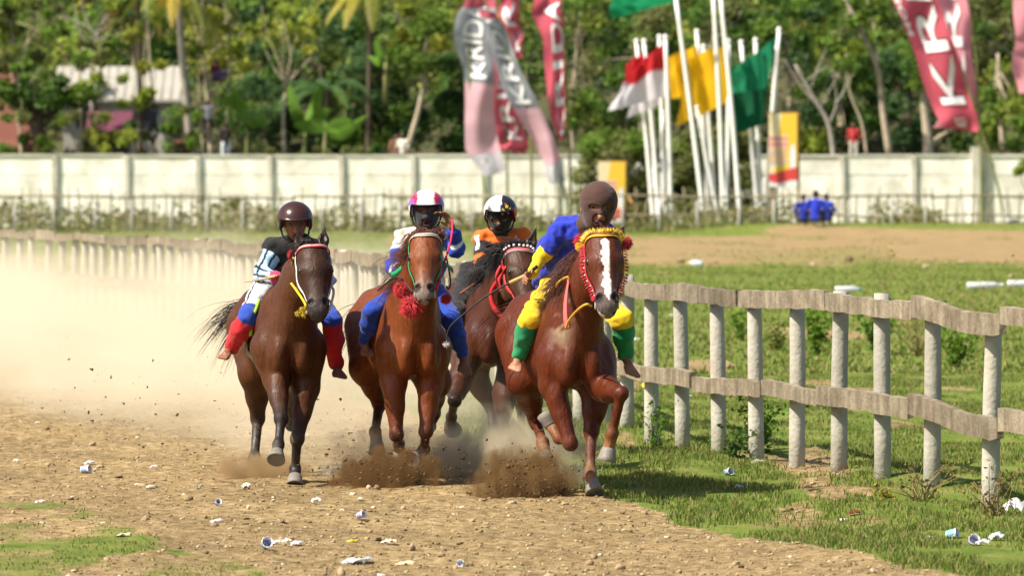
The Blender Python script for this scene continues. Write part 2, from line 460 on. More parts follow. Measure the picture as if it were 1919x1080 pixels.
# grass
M_grass = mat('grass_blades', col_attr=True, rough=.7, spec=.2, trans=.35)
def grass_mesh(x, y, h, w, col, rng, lean=.5):
    n = len(x); z = ground_z(x, y); an = rng.random(n) * 6.28; dx, dy = np.cos(an), np.sin(an)
    lx, ly = rng.normal(size=n) * lean * h, rng.normal(size=n) * lean * h
    b0 = np.stack([x - dx * w, y - dy * w, z - .01], -1); b1 = np.stack([x + dx * w, y + dy * w, z - .01], -1)
    m0 = np.stack([x - dx * w * .8 + lx * .35, y - dy * w * .8 + ly * .35, z + h * .6], -1); m1 = np.stack([x + dx * w * .8 + lx * .35, y + dy * w * .8 + ly * .35, z + h * .6], -1)
    t = np.stack([x + lx, y + ly, z + h], -1)
    V = np.stack([b0, b1, m1, m0, t], 1).reshape(-1, 3); o = 5 * np.arange(n)[:, None]
    F = np.concatenate([o + A(0, 1, 2).astype(int), o + A(0, 2, 3).astype(int), o + A(3, 2, 4).astype(int)])
    return V, F, np.repeat(col, 5, 0)
def grass_cols(n, rng, dry=.26):
    t = rng.random((n, 1)); c = A(.082, .138, .018) * (1 - t) + A(.180, .225, .042) * t
    d = rng.random(n) < dry; c[d] = A(.30, .25, .10) * (.7 + .5 * rng.random((d.sum(), 1))); return c
n = 330000
y = 23.5 + 27 * RNG.random(n) ** 1.5; x = (RNG.random(n) * 2 - 1) * (y * .102)
cl_ = vnoise(x * 2.6, y * 1.5) + .6 * vnoise(x * 8, y * 5)
k = (RNG.random(n) > dirt_mask(x, y) * 1.25) & (cl_ > -.14 + .3 * (RNG.random(n) - .5)) & ((x > fence_x(y) - 2.3) | (y < 31)); x, y, cl_ = x[k], y[k], cl_[k]
kk = (x > -.5) | (RNG.random(len(x)) < .38); x, y, cl_ = x[kk], y[kk], cl_[kk]
low = np.where(x < -.5, .42, 1.0)
V_, F_, C_ = grass_mesh(x, y, (.016 + .042 * np.clip(cl_ + .45, 0, 1) * RNG.random(len(x)) ** .7) * low, .0022 + .0018 * RNG.random(len(x)), grass_cols(len(x), RNG), RNG)
link('grass', mk_mesh('grass', V_, F_, [M_grass], C_, smooth=False), kind='stuff', label='short green grass along the rail and track edge', cat='grass')
n = 110000
y = 50 + 150 * RNG.random(n) ** 1.2; x = (RNG.random(n) * 2 - 1) * (y * .1); k = (RNG.random(n) > dirt_mask(x, y) * 1.3) & ((x > fence_x(y)) | (y > 90)); x, y = x[k], y[k]
V_, F_, C_ = grass_mesh(x, y, .02 + .045 * RNG.random(len(x)), .006 + .008 * RNG.random(len(x)), grass_cols(len(x), RNG, .3), RNG)
link('grass', mk_mesh('grass', V_, F_, [M_grass], C_, smooth=False), kind='stuff', label='rough grass on the field beyond the rail', cat='grass')

# ------------------------------------------------------------------ rail fence round the bend
M_post = mat('concrete_post', (.43, .41, .355), rough=.9, spec=.15, noise=(6, .6, (.25, .21, .15)), bump=(40, .35), var=.10)
M_plank = mat('weathered_plank', (.235, .195, .14), rough=.9, spec=.15, noise=(5, .75, (.115, .088, .058)), bump=(30, .5), var=.22)
def _grain():
    nt = M_plank.node_tree; N = nt.nodes; L = nt.links; b = N['Principled BSDF']; src = b.inputs['Base Color'].links[0].from_socket
    tc = N.new('ShaderNodeTexCoord'); mp = N.new('ShaderNodeMapping'); mp.inputs['Scale'].default_value = (9, 9, 3); mp.inputs['Rotation'].default_value = (.5, .4, 0); L.new(tc.outputs['Object'], mp.inputs[0])
    t = N.new('ShaderNodeTexNoise'); t.inputs['Scale'].default_value = 1.6; t.inputs['Detail'].default_value = 6; L.new(mp.outputs[0], t.inputs['Vector'])
    r = N.new('ShaderNodeMapRange'); r.inputs[1].default_value = .35; r.inputs[2].default_value = .65; r.inputs[3].default_value = .74; r.inputs[4].default_value = 1.22; L.new(t.outputs['Fac'], r.inputs[0])
    h = N.new('ShaderNodeHueSaturation'); L.new(r.outputs[0], h.inputs['Value']); L.new(src, h.inputs['Color']); L.new(h.outputs[0], b.inputs['Base Color'])
_grain()
fence = empty('rail_fence', (2.63, 30, 0), 'weathered plank rail on round concrete posts along the inside of the track bend', 'fence')
FB = A(2.63, 30, 0)
def y_at_px(px):
    ys = np.linspace(24, 90, 4000); p = 959.5 + fence_x(ys) / ys * FPX
    return float(ys[np.argmin(np.abs(p - px))])
post_y = [y_at_px(p) for p in (2080, 1965, 1855, 1747, 1655, 1573, 1494, 1418, 1348, 1279, 1221)]
yy = post_y[-1]
while yy < 90:
    sl = abs((fence_x(yy + .5) - fence_x(yy - .5))); yy += (.95 if yy < 50 else .60 if yy < 70 else .75) * (.85 + .3 * random.random()) / math.sqrt(1 + sl * sl); post_y.append(yy)
post_me = []
for v in range(4):
    pts = np.array([(0, 0, -.2), (.002, 0, .2), (0, .003, .6), (.003, 0, .9), (0, 0, 1.072)]); V_, F_ = tube(pts, [.053, .050, .050, .048, .046], 14)
    V_ += RNG.normal(size=V_.shape) * .0012; post_me.append(mk_mesh('post', V_, F_, [M_post]))
for i, py_ in enumerate(post_y):
    o = link('post', post_me[i % 4], fence); o.location = (fence_x(py_) - FB[0], py_ - FB[1], float(ground_z(fence_x(py_), py_)) + random.uniform(-.02, .02))
    o.rotation_euler = (random.uniform(-.02, .02), random.uniform(-.025, .03), random.random() * 6)
def plank(y0, y1, z0, hgt, zoff):
    """a wavy sawn board nailed to the track side of the posts"""
    n = 14; ys = np.linspace(y0, y1, n); xs = fence_x(ys)
    L = abs(y1 - y0); ph = random.random() * 6; amp = .006 + .016 * random.random()
    d = nrm(A(fence_x(y1) - fence_x(y0), y1 - y0, 0)); nr = A(-d[1], d[0], 0); nr = nr if nr[0] < 0 else -nr
    t = np.linspace(0, 1, n)
    g = np.array([float(np.interp(0, [0], [ground_z(a, b)])) for a, b in zip(xs, ys)]) * .6
    zc = z0 + zoff + amp * np.sin(ph + t * 3.2) + (t - .5) * random.uniform(-.02, .02) + g
    hh = hgt * (.5 + .03 * np.sin(ph * 2 + t * 5) - .04 * t * math.sin(ph)) + RNG.normal(size=n) * .0015; hb = hgt * (.5 + .03 * np.sin(ph * 3 + t * 4)) + RNG.normal(size=n) * .0015
    off = .053 + .006 * random.random(); th = .032 + .01 * random.random()
    V = []
    for i in range(n):
        p = A(xs[i], ys[i], zc[i]) + nr * (off + .006 * math.sin(ph + 4 * t[i]))
        V += [p + A(0, 0, hh[i]), p + nr * th + A(0, 0, hh[i] - .004), p + nr * th - A(0, 0, hb[i]), p - A(0, 0, hb[i] - .004)]
    F = [(i * 4 + k, i * 4 + (k + 1) % 4, i * 4 + 4 + (k + 1) % 4, i * 4 + 4 + k) for i in range(n - 1) for k in range(4)] + [(3, 2, 1, 0), tuple((n - 1) * 4 + k for k in range(4))]
    root_mesh('plank', V, F, [M_plank], FB, fence, smooth=False)
def run_planks(joints, z0, hgt):
    for a, b in zip(joints[:-1], joints[1:]): plank(a + .012, b - .012, z0, hgt * random.uniform(.78, 1.08), random.uniform(-.005, .006))
top_j = [y_at_px(p) for p in (2110, 1905, 1737, 1574, 1406, 1334, 1192)]; low_j = [y_at_px(p) for p in (2110, 1900, 1731, 1557, 1452, 1320, 1180)]
for js in (top_j, low_j):
    while js[-1] < 89: js.append(js[-1] + random.choice((1.0, 1.3, 1.7)))
run_planks(top_j, 1.04, .120); run_planks(low_j, .475, .116)

# ------------------------------------------------------------------ far stake fence, white wall
M_stake = mat('grey_bamboo', (.24, .20, .13), rough=.9, noise=(3, .6, (.15, .12, .07)), var=.3)
M_pole = mat('galvanised_pole', (.40, .39, .36), rough=.8, noise=(3, .4, (.27, .25, .2)))
M_wall = mat('whitewash', (.90, .88, .80), rough=.95, noise=(1.3, .85, (.56, .52, .43)), bump=(6, .4), var=.07)
M_pil = mat('wall_pilaster', (.66, .63, .55), rough=.95, noise=(1.2, .8, (.36, .33, .27)), bump=(6, .4), var=.12)
YF = 190.5
sf = empty('stake_fence', (0, YF, 0), 'far fence of grey bamboo stakes in front of the white wall', 'fence')
stake_me = []
for v in range(5):
    hgt = 1.28 + .4 * random.random()
    V_, F_ = tube([(0, 0, -.1), (random.uniform(-.02, .02), 0, hgt * .5), (random.uniform(-.05, .05), 0, hgt)], [.034, .032, .026], 6); stake_me.append(mk_mesh('stake', V_, F_, [M_stake]))
xs = -20.5
while xs < 20.5:
    o = link('stake', random.choice(stake_me), sf); o.location = (xs, random.uniform(-.06, .06), 0); o.rotation_euler = (0, random.gauss(0, .05), 0); xs += random.uniform(.24, .42)
V_, F_ = tube([(0, 0, -.1), (0, 0, 1.15)], .045, 8); pm_ = mk_mesh('post', V_, F_, [M_pole])
for i in range(30): o = link('post', pm_, sf); o.location = (-20 + i * 1.33 + random.uniform(-.1, .1), -.14, 0)
for z in (1.26, .60):
    for i in range(13):
        a = -20.5 + i * 3.2; V_, F_ = tube(spline([(a, -.08, z + random.gauss(0, .03)), (a + 1.6, -.08, z + random.gauss(0, .04)), (a + 3.3, -.085, z + random.gauss(0, .03))], 7), .042, 6)
        link('rail', mk_mesh('rail', V_, F_, [M_stake]), sf)
YW = 212.0
wl = empty('white_wall', (0, YW, 0), 'long whitewashed wall with grey pilasters behind the field', 'wall')
sp_ = 134.0 / FPX * YW; x0 = (103 - 959.5) / FPX * YW - 5 * sp_
for i in range(30):
    xa = x0 + i * sp_
    hw_ = 2.84 + (.02 if i < 22 else -.12) + random.uniform(-.02, .02)
    for z0, z1 in ((-.2, 1.25), (1.27, 2.05), (2.07, hw_ - .08)):
        mb = MB(); mb.box((xa + sp_ / 2, YW + random.uniform(-.01, .01), (z0 + z1) / 2), sp_ - .19, .12, z1 - z0); mb.build('panel', [M_wall], (0, YW, 0), wl, smooth=False)
    mb = MB(); mb.box((xa, YW - .06, hw_ / 2 - .1), .20, .24, hw_ + .2); mb.build('pilaster', [M_pil], (0, YW, 0), wl, smooth=False)
    mb = MB(); mb.box((xa + sp_ / 2, YW - .02, hw_ - .035), sp_ - .206, .18, .085); mb.build('coping', [M_pil], (0, YW, 0), wl, smooth=False)
px_ = W(1830, 300, YW); mb = MB(); mb.box((px_[0], YW - .1, 1.5), .42, .44, 3.3); mb.build('gate_pillar', [M_pil], (0, YW, 0), wl, smooth=False)

# ------------------------------------------------------------------ wooded hill
hx = np.linspace(-140, 140, 57); hy = np.concatenate([np.linspace(214, 300, 30), [330, 380, 460]])
HX, HY = np.meshgrid(hx, hy, indexing='ij')
def hill_z(x, y): return .35 * np.clip(y - 216, 0, 18) * .12 + np.interp(y, [216, 234, 262, 300, 380, 460], [0, .8, 9, 17, 26, 30]) + vnoise(x * .06, y * .06) * 2.5 * smooth01(225, 250, y)
HZ = hill_z(HX, HY); ii = np.arange(HX.size).reshape(HX.shape)
F_ = np.stack([ii[:-1, :-1], ii[1:, :-1], ii[1:, 1:], ii[:-1, 1:]], -1).reshape(-1, 4)
HZ[:, 0] = -.4
link('hill', mk_mesh('hill', np.stack([HX, HY, HZ], -1).reshape(-1, 3), F_, [mat('hill_soil', (.055, .060, .025), rough=1, noise=(.3, .6, (.11, .085, .045)))]), kind='structure')
M_leaf = mat('leaves', col_attr=True, rough=.6, spec=.2, trans=.42)
def leaf_quads(P, S, C, rng, up=.4):
    """small folded leaves: two triangles each"""
    n = len(P); d = rng.normal(size=(n, 3)); d[:, 2] = d[:, 2] * .7; d /= np.linalg.norm(d, axis=1)[:, None]
    q = rng.normal(size=(n, 3)); q[:, 2] += 0; s = np.cross(d, q); s /= np.linalg.norm(s, axis=1)[:, None] + 1e-9
    S = S[:, None]; nn = np.cross(d, s) * .18
    V = np.stack([P - d * S * .5, P + s * S * .33 + nn * S, P + d * S * .5, P - s * S * .33 + nn * S], 1).reshape(-1, 3)
    o = 4 * np.arange(n)[:, None]
    return V, np.concatenate([o + np.array([0, 1, 2]), o + np.array([0, 2, 3])]), np.repeat(C, 4, 0)
def leaf_cloud(c, r, n, rng, shell=.55):
    d = rng.normal(size=(n, 3)); d /= np.linalg.norm(d, axis=1)[:, None]
    return np.asarray(c) + d * np.asarray(r) * (shell + (1 - shell) * rng.random((n, 1))) ** 1.0 * (.75 + .35 * rng.random((n, 1)))
GREENS = [q * A(1.75, 1.6, 1.5) for q in (A(.050, .105, .020), A(.085, .150, .025), A(.140, .190, .030), A(.040, .085, .030), A(.10, .12, .04), A(.19, .22, .035))]
# distant wood on the slope
P_, S_, C_ = [], [], []
for i in range(900):
    y = 236 + 62 * random.random() ** .8; x = random.uniform(-.125, .125) * y; z = float(hill_z(x, y)) + random.uniform(.2, 3.6)
    r = A(1.5, 1.5, 1.2) * random.uniform(.6, 1.5); n = 190; g = random.choice(GREENS) * random.uniform(.55, 1.15)
    P_.append(leaf_cloud((x, y, z), r, n, RNG, .5)); S_.append(.22 + .22 * RNG.random(n)); C_.append(g * (.75 + .5 * RNG.random((n, 1))))
V_, F_, Cc = leaf_quads(np.concatenate(P_), np.concatenate(S_), np.concatenate(C_), RNG)
link('woodland', mk_mesh('woodland', V_, F_, [M_leaf], Cc, smooth=False), kind='stuff', label='dense green wood covering the slope behind the wall', cat='woodland')

def bark(n, c): return mat(n, c, rough=.95, noise=(3, .7, 'dark'), bump=(12, .6))
M_barkp, M_barkd, M_barkg = bark('pale_bark', (.46, .38, .27)), bark('dark_bark', (.10, .075, .05)), bark('grey_bark', (.34, .30, .25))
def tree(label, D, trunk, r0, limbs, clumps, leaf=(.16, .30), n=260, green=(1, 2), m=None, group='trees behind the wall', name='tree'):
    """trunk and limbs: photograph pixel lists at distance D; clumps: (px, py, r_px, depth offset)"""
    T = [W(p[0], p[1], D) for p in trunk]; base = T[0].copy(); k = FPX / D
    root = empty(name, base, label, 'tree', group); mb = MB()
    sp = spline(T, 14); mb.tube(sp, np.linspace(r0, r0 * .45, 14), 8)
    for L in limbs:
        q = [W(p[0], p[1], D + (p[2] if len(p) > 2 else 0)) for p in L]; s2 = spline(q, 9); mb.tube(s2, np.linspace(r0 * .5, r0 * .14, 9), 6)
    for c in clumps[::2]:
        a = sp[random.randint(8, 13)]; b = W(c[0], c[1], D + c[3]); mb.tube(spline([a, (a + b) / 2 + A(0, 0, .15), b], 6), np.linspace(r0 * .28, r0 * .08, 6), 5)
    mb.build('trunk', [m or M_barkp], base, root)
    P_, S_, C_ = [], [], []
    for c in clumps:
        r = c[2] / k; nn = int(n * (c[4] if len(c) > 4 else 1))
        P_.append(leaf_cloud(W(c[0], c[1], D + c[3]), A(r, r, r * .8), nn, RNG, .35)); S_.append(leaf[0] + (leaf[1] - leaf[0]) * RNG.random(nn))
        g = GREENS[random.choice(green)] * random.uniform(.8, 1.25); C_.append(g * (.7 + .6 * RNG.random((nn, 1))))
    V_, F_, Cc = leaf_quads(np.concatenate(P_), np.concatenate(S_), np.concatenate(C_), RNG)
    root_mesh('crown', V_, F_, [M_leaf], base, root, Cc, smooth=False)
    return root
def cl(x0, x1, y0, y1, k, r=(18, 34), dd=1.5, dens=1):
    return [(random.uniform(x0, x1), random.uniform(y0, y1), random.uniform(*r), random.uniform(-dd, dd), dens) for _ in range(k)]
tree('slender pale tree forking high, alone above the wall', 222, [(533, 292), (531, 230), (533, 190), (536, 150)], .085, [[(535, 160), (520, 110), (500, 60), (490, 10)], [(536, 150), (545, 100), (530, 40), (520, -10)], [(537, 160), (565, 125), (590, 100), (600, 70)], [(534, 155), (512, 125), (498, 95)]], cl(490, 610, -20, 95, 9, (12, 24)), green=(2, 5), n=90)
tree('slim tree with the boy in black up it', 219, [(290, 296), (286, 230), (283, 150), (278, 60), (275, -10)], .06, [[(284, 190), (270, 150), (262, 120)]], [(270, 125, 18, 0), (300, 122, 14, 0), (268, 185, 22, .3), (276, 175, 18, -.3), (262, 195, 16, 0), (250, 60, 26, .5), (300, 30, 28, .5)], n=110, green=(2, 5))
tree('twin-stemmed tree with two boys climbing it', 221, [(396, 296), (392, 230), (388, 170), (380, 90), (378, -5)], .115, [[(383, 296), (374, 220), (372, 150), (368, 60)], [(390, 150), (415, 145), (430, 132)], [(424, 250), (430, 160), (425, 60), (420, -10)]], cl(330, 480, -10, 140, 14, (14, 30)), green=(2, 5, 1), n=110)
tree('leaning grey tree with forked bare limbs over the grey roof', 224, [(175, 292), (172, 180), (176, 100), (182, 60)], .12, [[(180, 70), (160, 30), (150, -10)], [(182, 62), (200, 30), (215, -10)], [(176, 100), (150, 60), (140, 10)]], cl(90, 240, -10, 130, 15, (12, 26)), green=(1, 2, 5, 4), n=100, m=M_barkg)
tree('dark bushy tree with thick trunk beside the red roof', 218, [(90, 294), (85, 265), (75, 240), (80, 210)], .26, [[(80, 230), (50, 200), (30, 170)], [(85, 220), (120, 190), (140, 175)]], cl(5, 160, 150, 215, 14, (20, 32)), green=(0, 3, 1), n=180, m=M_barkd)
tree('feathery tree at the top corner beside the red roof', 228, [(40, 292), (35, 200), (28, 120), (20, 40)], .10, [[(30, 130), (50, 80), (60, 30)], [(28, 100), (10, 60), (0, 20)]], cl(-20, 110, -20, 110, 16, (16, 32)), green=(1, 2, 4), n=130)
tree('feathery yellow-green tree in front of the grey roof', 218.5, [(150, 294), (152, 230), (148, 160), (155, 90)], .07, [[(150, 170), (190, 130), (215, 110)], [(149, 190), (120, 150), (100, 120)]], cl(95, 235, 95, 205, 13, (11, 20)), green=(2, 4, 1), n=75)
tree('small spreading tree in front of the red roof', 217.5, [(40, 294), (38, 250), (30, 190), (34, 130)], .08, [[(34, 190), (60, 150), (75, 125)]], cl(-10, 75, 95, 230, 12, (12, 22)), green=(1, 4, 0), n=85)
tree('rounded green tree behind the grey roof', 236, [(250, 292), (255, 200), (250, 100)], .15, [], cl(190, 330, 0, 115, 15, (20, 38)), green=(0, 3, 1), n=200)
tree('broad dark tree behind the slender pale tree', 238, [(600, 292), (605, 200), (600, 120)], .2, [], cl(470, 640, 90, 260, 20, (22, 40)), green=(0, 3, 3), n=210, m=M_barkd)
tree('dense leafy tree left of the grey banners', 232, [(710, 292), (712, 200), (708, 100)], .18, [], cl(620, 790, 90, 270, 24, (24, 42)), green=(0, 1, 3), n=230, m=M_barkd)
tree('yellow-green tree hanging over the top left of the banners', 229, [(760, 292), (790, 180), (800, 60)], .14, [], cl(740, 880, -10, 130, 16, (18, 36)), green=(2, 5, 1), n=170)
tree('dark green tree right behind the grey banners', 234, [(860, 292), (865, 200), (870, 100)], .16, [], cl(780, 900, 110, 275, 18, (22, 38)), green=(0, 3), n=210, m=M_barkd)
tree('tree with thin pale stem right of the red banner', 226, [(1075, 292), (1070, 200), (1080, 100), (1090, 20)], .07, [[(1075, 150), (1110, 90), (1140, 40)]], cl(1040, 1150, 0, 250, 18, (18, 34)), green=(1, 2, 4), n=150)
tree('leafy tree behind the red and white flags', 236, [(1200, 292), (1205, 180), (1200, 80)], .18, [], cl(1110, 1270, 20, 250, 22, (24, 42)), green=(1, 0, 4), n=210)
tree('tall tree behind the yellow flags', 238, [(1340, 292), (1335, 180), (1338, 60)], .18, [[(1338, 100), (1370, 60), (1390, 20)]], cl(1270, 1420, -10, 240, 22, (24, 42)), green=(1, 0, 4), n=210)
tree('tree filling the gap above the larger poster', 234, [(1470, 292), (1480, 180), (1470, 60)], .12, [[(1475, 120), (1500, 60), (1510, 10)]], cl(1400, 1530, -10, 230, 20, (22, 40)), green=(1, 0, 3), n=200)
tree('bare forked tree right of the larger poster', 220, [(1562, 300), (1560, 270), (1550, 225), (1520, 175), (1490, 120)], .13, [[(1553, 235), (1568, 190), (1560, 130)], [(1540, 205), (1500, 160), (1470, 110)], [(1566, 195), (1585, 160), (1575, 110)]], cl(1490, 1600, 60, 150, 6, (14, 26)), green=(1, 4), n=70, m=M_barkg)
tree('tall pale trunk curving left behind the man in red', 223, [(1668, 296), (1655, 210), (1645, 130), (1610, 50), (1580, -10)], .16, [[(1645, 130), (1640, 60), (1625, 0)]], cl(1560, 1680, -20, 90, 10, (18, 34)), green=(1, 2), n=120)
tree('thin leaning stem beside the tall curving trunk', 224, [(1625, 294), (1615, 230), (1592, 170), (1585, 100)], .07, [], cl(1560, 1640, 60, 150, 6, (14, 26)), green=(1, 0), n=90)
tree('stout pale trunk behind the pink banner', 222, [(1740, 298), (1738, 250), (1732, 190), (1735, 120)], .24, [[(1740, 270), (1770, 250), (1800, 235)]], cl(1680, 1800, 60, 160, 9, (18, 32)), green=(1, 0), n=130, m=M_barkp)
tree('dark shady tree between trunks right of the red-shirted man', 236, [(1700, 292), (1705, 200), (1700, 100)], .18, [], cl(1610, 1800, 90, 285, 26, (24, 42)), green=(0, 3, 3), n=210, m=M_barkd)
tree('leafy tree behind the bare forked tree', 238, [(1580, 292), (1575, 200), (1570, 100)], .18, [], cl(1500, 1640, 60, 285, 22, (24, 42)), green=(1, 0, 2), n=200)
tree('light green tree at the far right above the wall', 226, [(1880, 285), (1875, 200), (1870, 100)], .14, [], cl(1800, 1960, 120, 270, 18, (20, 38)), green=(1, 2, 1), n=190)
tree('tall tree in the top right corner', 236, [(1850, 285), (1860, 160), (1855, 40)], .18, [], cl(1780, 1960, -20, 160, 22, (24, 42)), green=(1, 0, 4), n=200)
def bush(label, D, cs, green, n=240, leaf=(.10, .2), name='bush'):
    base = W(cs[0][0], cs[0][1], D); base[2] = max(0, float(hill_z(base[0], D)) if D > 216 else 0); k = FPX / D
    root = empty(name, base, label, 'bush'); P_, S_, C_ = [], [], []; mb = MB()
    for c in cs:
        r = c[2] / k; ctr = W(c[0], c[1], D + c[3]); P_.append(leaf_cloud(ctr, A(r, r, r * .85), n, RNG, .4)); S_.append(leaf[0] + (leaf[1] - leaf[0]) * RNG.random(n))
        C_.append(GREENS[random.choice(green)] * random.uniform(.85, 1.2) * (.7 + .6 * RNG.random((n, 1)))); mb.tube(spline([base, (base + ctr) / 2 + A(0, .1, .1), ctr], 6), np.linspace(.05, .012, 6), 5)
    mb.build('stem', [M_barkd], base, root)
    V_, F_, Cc = leaf_quads(np.concatenate(P_), np.concatenate(S_), np.concatenate(C_), RNG); root_mesh('crown', V_, F_, [M_leaf], base, root, Cc, smooth=False)
bush('big olive bush behind the red and white flag poles', 206, [(x + random.uniform(-10, 10), y + random.uniform(-10, 10), random.uniform(26, 38), random.uniform(-1, 1)) for x in range(1105, 1310, 34) for y in range(265 if x < 1230 else 290, 410, 34)], (4, 1, 4), 420, (.13, .24))
bush('olive bush behind the yellow flag poles', 207, [(x + random.uniform(-10, 10), y + random.uniform(-10, 10), random.uniform(24, 34), random.uniform(-1, 1)) for x in range(1300, 1420, 32) for y in range(255, 410, 32)], (4, 0, 4), 420, (.13, .24))
bush('feathery bush hiding the left of the grey roof', 221, cl(110, 200, 150, 280, 9, (14, 24), .6), (4, 1, 2), 110)
bush('grey-green bush before the shed with the magenta roof', 219, cl(120, 300, 225, 290, 12, (12, 22), .6), (4, 0, 4), 120)
bush('yellow-green bush under the magenta roof', 217, cl(170, 260, 250, 290, 9, (10, 20), .5), (2, 5), 130)
bush('grey thorn bush on top of the wall right of the slender tree', 216, cl(480, 760, 276, 300, 16, (10, 18), .4), (4, 4, 0), 130)
bush('low green bush by the yellow wall', 217, cl(-10, 110, 255, 290, 9, (12, 22), .5), (0, 4, 1), 130)
bush('bushy green scrub over the far right of the wall', 209, cl(1895, 1950, 300, 330, 6, (10, 18), .4), (1, 2), 120)
bush('scrub in the middle of the wood between pale tree and climbing boys', 226, cl(420, 530, 150, 285, 12, (22, 36), 1), (0, 1, 3), 200)
bush('scrub between grey roof and climbing boys', 217, cl(310, 380, 180, 290, 10, (14, 24), .6), (1, 4, 0), 150)
# palms and banana plants
M_frond = mat('frond', col_attr=True, rough=.5, spec=.3, trans=.25)
def frond(base_pt, d, L, droop, col, parent, base, w=.5):
    d = nrm(d); p = np.array(base_pt); pts = [p.copy()]
    for i in range(10): d = nrm(d + A(0, 0, -droop / 10)); p = p + d * L / 10; pts.append(p.copy())
    pts = np.array(pts); mb = MB(); mb.tube(pts, np.linspace(.035, .008, 11), 5, col * .9); sp = spline(pts, 34)
    for i in range(3, 34):
        T = nrm(sp[min(i + 1, 33)] - sp[i - 1]); s = nrm(np.cross(T, A(0, 0, 1)) + A(1e-3, 0, 0)); q = w * math.sin(math.pi * (.12 + .85 * i / 34))
        for sg in (-1, 1):
            e = sp[i] + (s * sg * .75 + T * .45) * q + A(0, 0, -.35 * q); c2 = col * random.uniform(.75, 1.2)
            m_ = (sp[i] + e) / 2 + A(0, 0, .05 * q); mb.add([sp[i] - T * .025, sp[i] + T * .025, m_ + T * .035, e, m_ - T * .035], [(0, 1, 2, 4), (4, 2, 3)], c2)
    mb.build('frond', [M_frond], base, parent, smooth=False, usecol=True)
def palm(label, D, trunk, r0, crown, n, L, cols, angs=None, m=None):
    T = [W(p[0], p[1], D) for p in trunk]; base = T[0]; root = empty('palm_tree', base, label, 'palm tree', 'palms'); mb = MB(); sp = spline(T, 24)
    mb.tube(sp, np.linspace(r0, r0 * .8, 24) * (1 + .05 * (np.arange(24) % 2)), 10); mb.build('trunk', [m or M_barkg], base, root)
    for i in range(n):
        a = 6.28 * i / n + random.uniform(-.2, .2) if angs is None else math.radians(angs[i % len(angs)]); e = random.uniform(-.3, .9)
        frond(sp[-1], A(math.cos(a), math.sin(a) * .8, e), L * random.uniform(.85, 1.15), random.uniform(1.2, 2.2), np.array(random.choice(cols)), root, base)
YG = [(.10, .17, .025), (.20, .22, .03), (.42, .30, .03)]
palm('coconut palm with grey leaning trunk beside the climbing boys', 219, [(358, 294), (352, 220), (344, 140), (338, 60), (334, -30)], .17, None, 12, 3.2, YG)
palm('palm with yellowing fronds hanging above the grey roof', 226, [(262, 290), (262, 150), (258, -20)], .12, None, 12, 3.0, [(.45, .30, .03), (.30, .25, .03), (.12, .17, .03), (.38, .22, .04)], m=M_barkd)
palm('palm with yellow hanging fronds at the top centre', 230, [(690, 290), (692, 150), (695, -40)], .13, None, 14, 3.2, [(.36, .30, .03), (.22, .22, .03), (.12, .17, .03)], m=M_barkd)
palm('low palm with drooping dark fronds beside the pale tree', 231, [(610, 292), (612, 240), (615, 170)], .13, None, 13, 3.0, [(.05, .11, .025), (.08, .15, .03)], m=M_barkd)
def banana(label, D, bpx, leaves):
    base = W(bpx[0], bpx[1], D); root = empty('banana_plant', base, label, 'banana plant', 'banana plants'); mb = MB(); tp = W(bpx[0] + 2, bpx[1] - 45, D); mb.tube([base - A(0, 0, 1), (base + tp) / 2, tp], [.10, .09, .05], 8); mb.build('stem', [mat('banana_stem', (.25, .26, .09), rough=.7)], base, root)
    for (ex, ey, bx, by, w) in leaves:
        sp = spline([tp, W(bx, by, D + random.uniform(-.5, .5)), W(ex, ey, D + random.uniform(-.9, .9))], 14); V = []; 
        for i, p in enumerate(sp):
            T = nrm(sp[min(i + 1, 13)] - sp[max(i - 1, 0)]); s = nrm(np.cross(T, A(.15, 1, .3))); q = w * math.sin(math.pi * min(1, .04 + .95 * i / 13)) ** .7
            V += [p + s * q + A(0, 0, -.10 * q) + A(0, .05, 0), p, p - s * q + A(0, 0, -.10 * q) + A(0, .05, 0)]
        F = [(i * 3 + k, i * 3 + k + 1, i * 3 + 4 + k, i * 3 + 3 + k) for i in range(13) for k in (0, 1)]
        c = A(.13, .25, .03) * random.uniform(.8, 1.3); root_mesh('leaf', V, F, [M_frond], base, root, np.tile(c, (len(V), 1)))
banana('banana plant with arching leaf behind the man with white trousers', 221, (462, 285), [(405, 190, 445, 190, .28), (485, 205, 470, 230, .25), (430, 160, 455, 200, .22), (500, 240, 480, 225, .2)])
banana('banana plant with bright leaves right of the pale tree', 221, (608, 290), [(550, 232, 580, 235, .28), (660, 225, 635, 232, .30), (690, 215, 640, 250, .25), (590, 180, 600, 220, .25)])
banana('banana plant with upright pale leaf above the dense tree', 226, (722, 150), [(705, 70, 715, 110, .2), (735, 90, 728, 115, .18), (690, 105, 710, 115, .2)])
banana('banana plant low in the shade beside the dark trees', 228, (570, 285), [(540, 150, 555, 210, .25), (600, 160, 590, 200, .25), (620, 205, 600, 215, .25)])

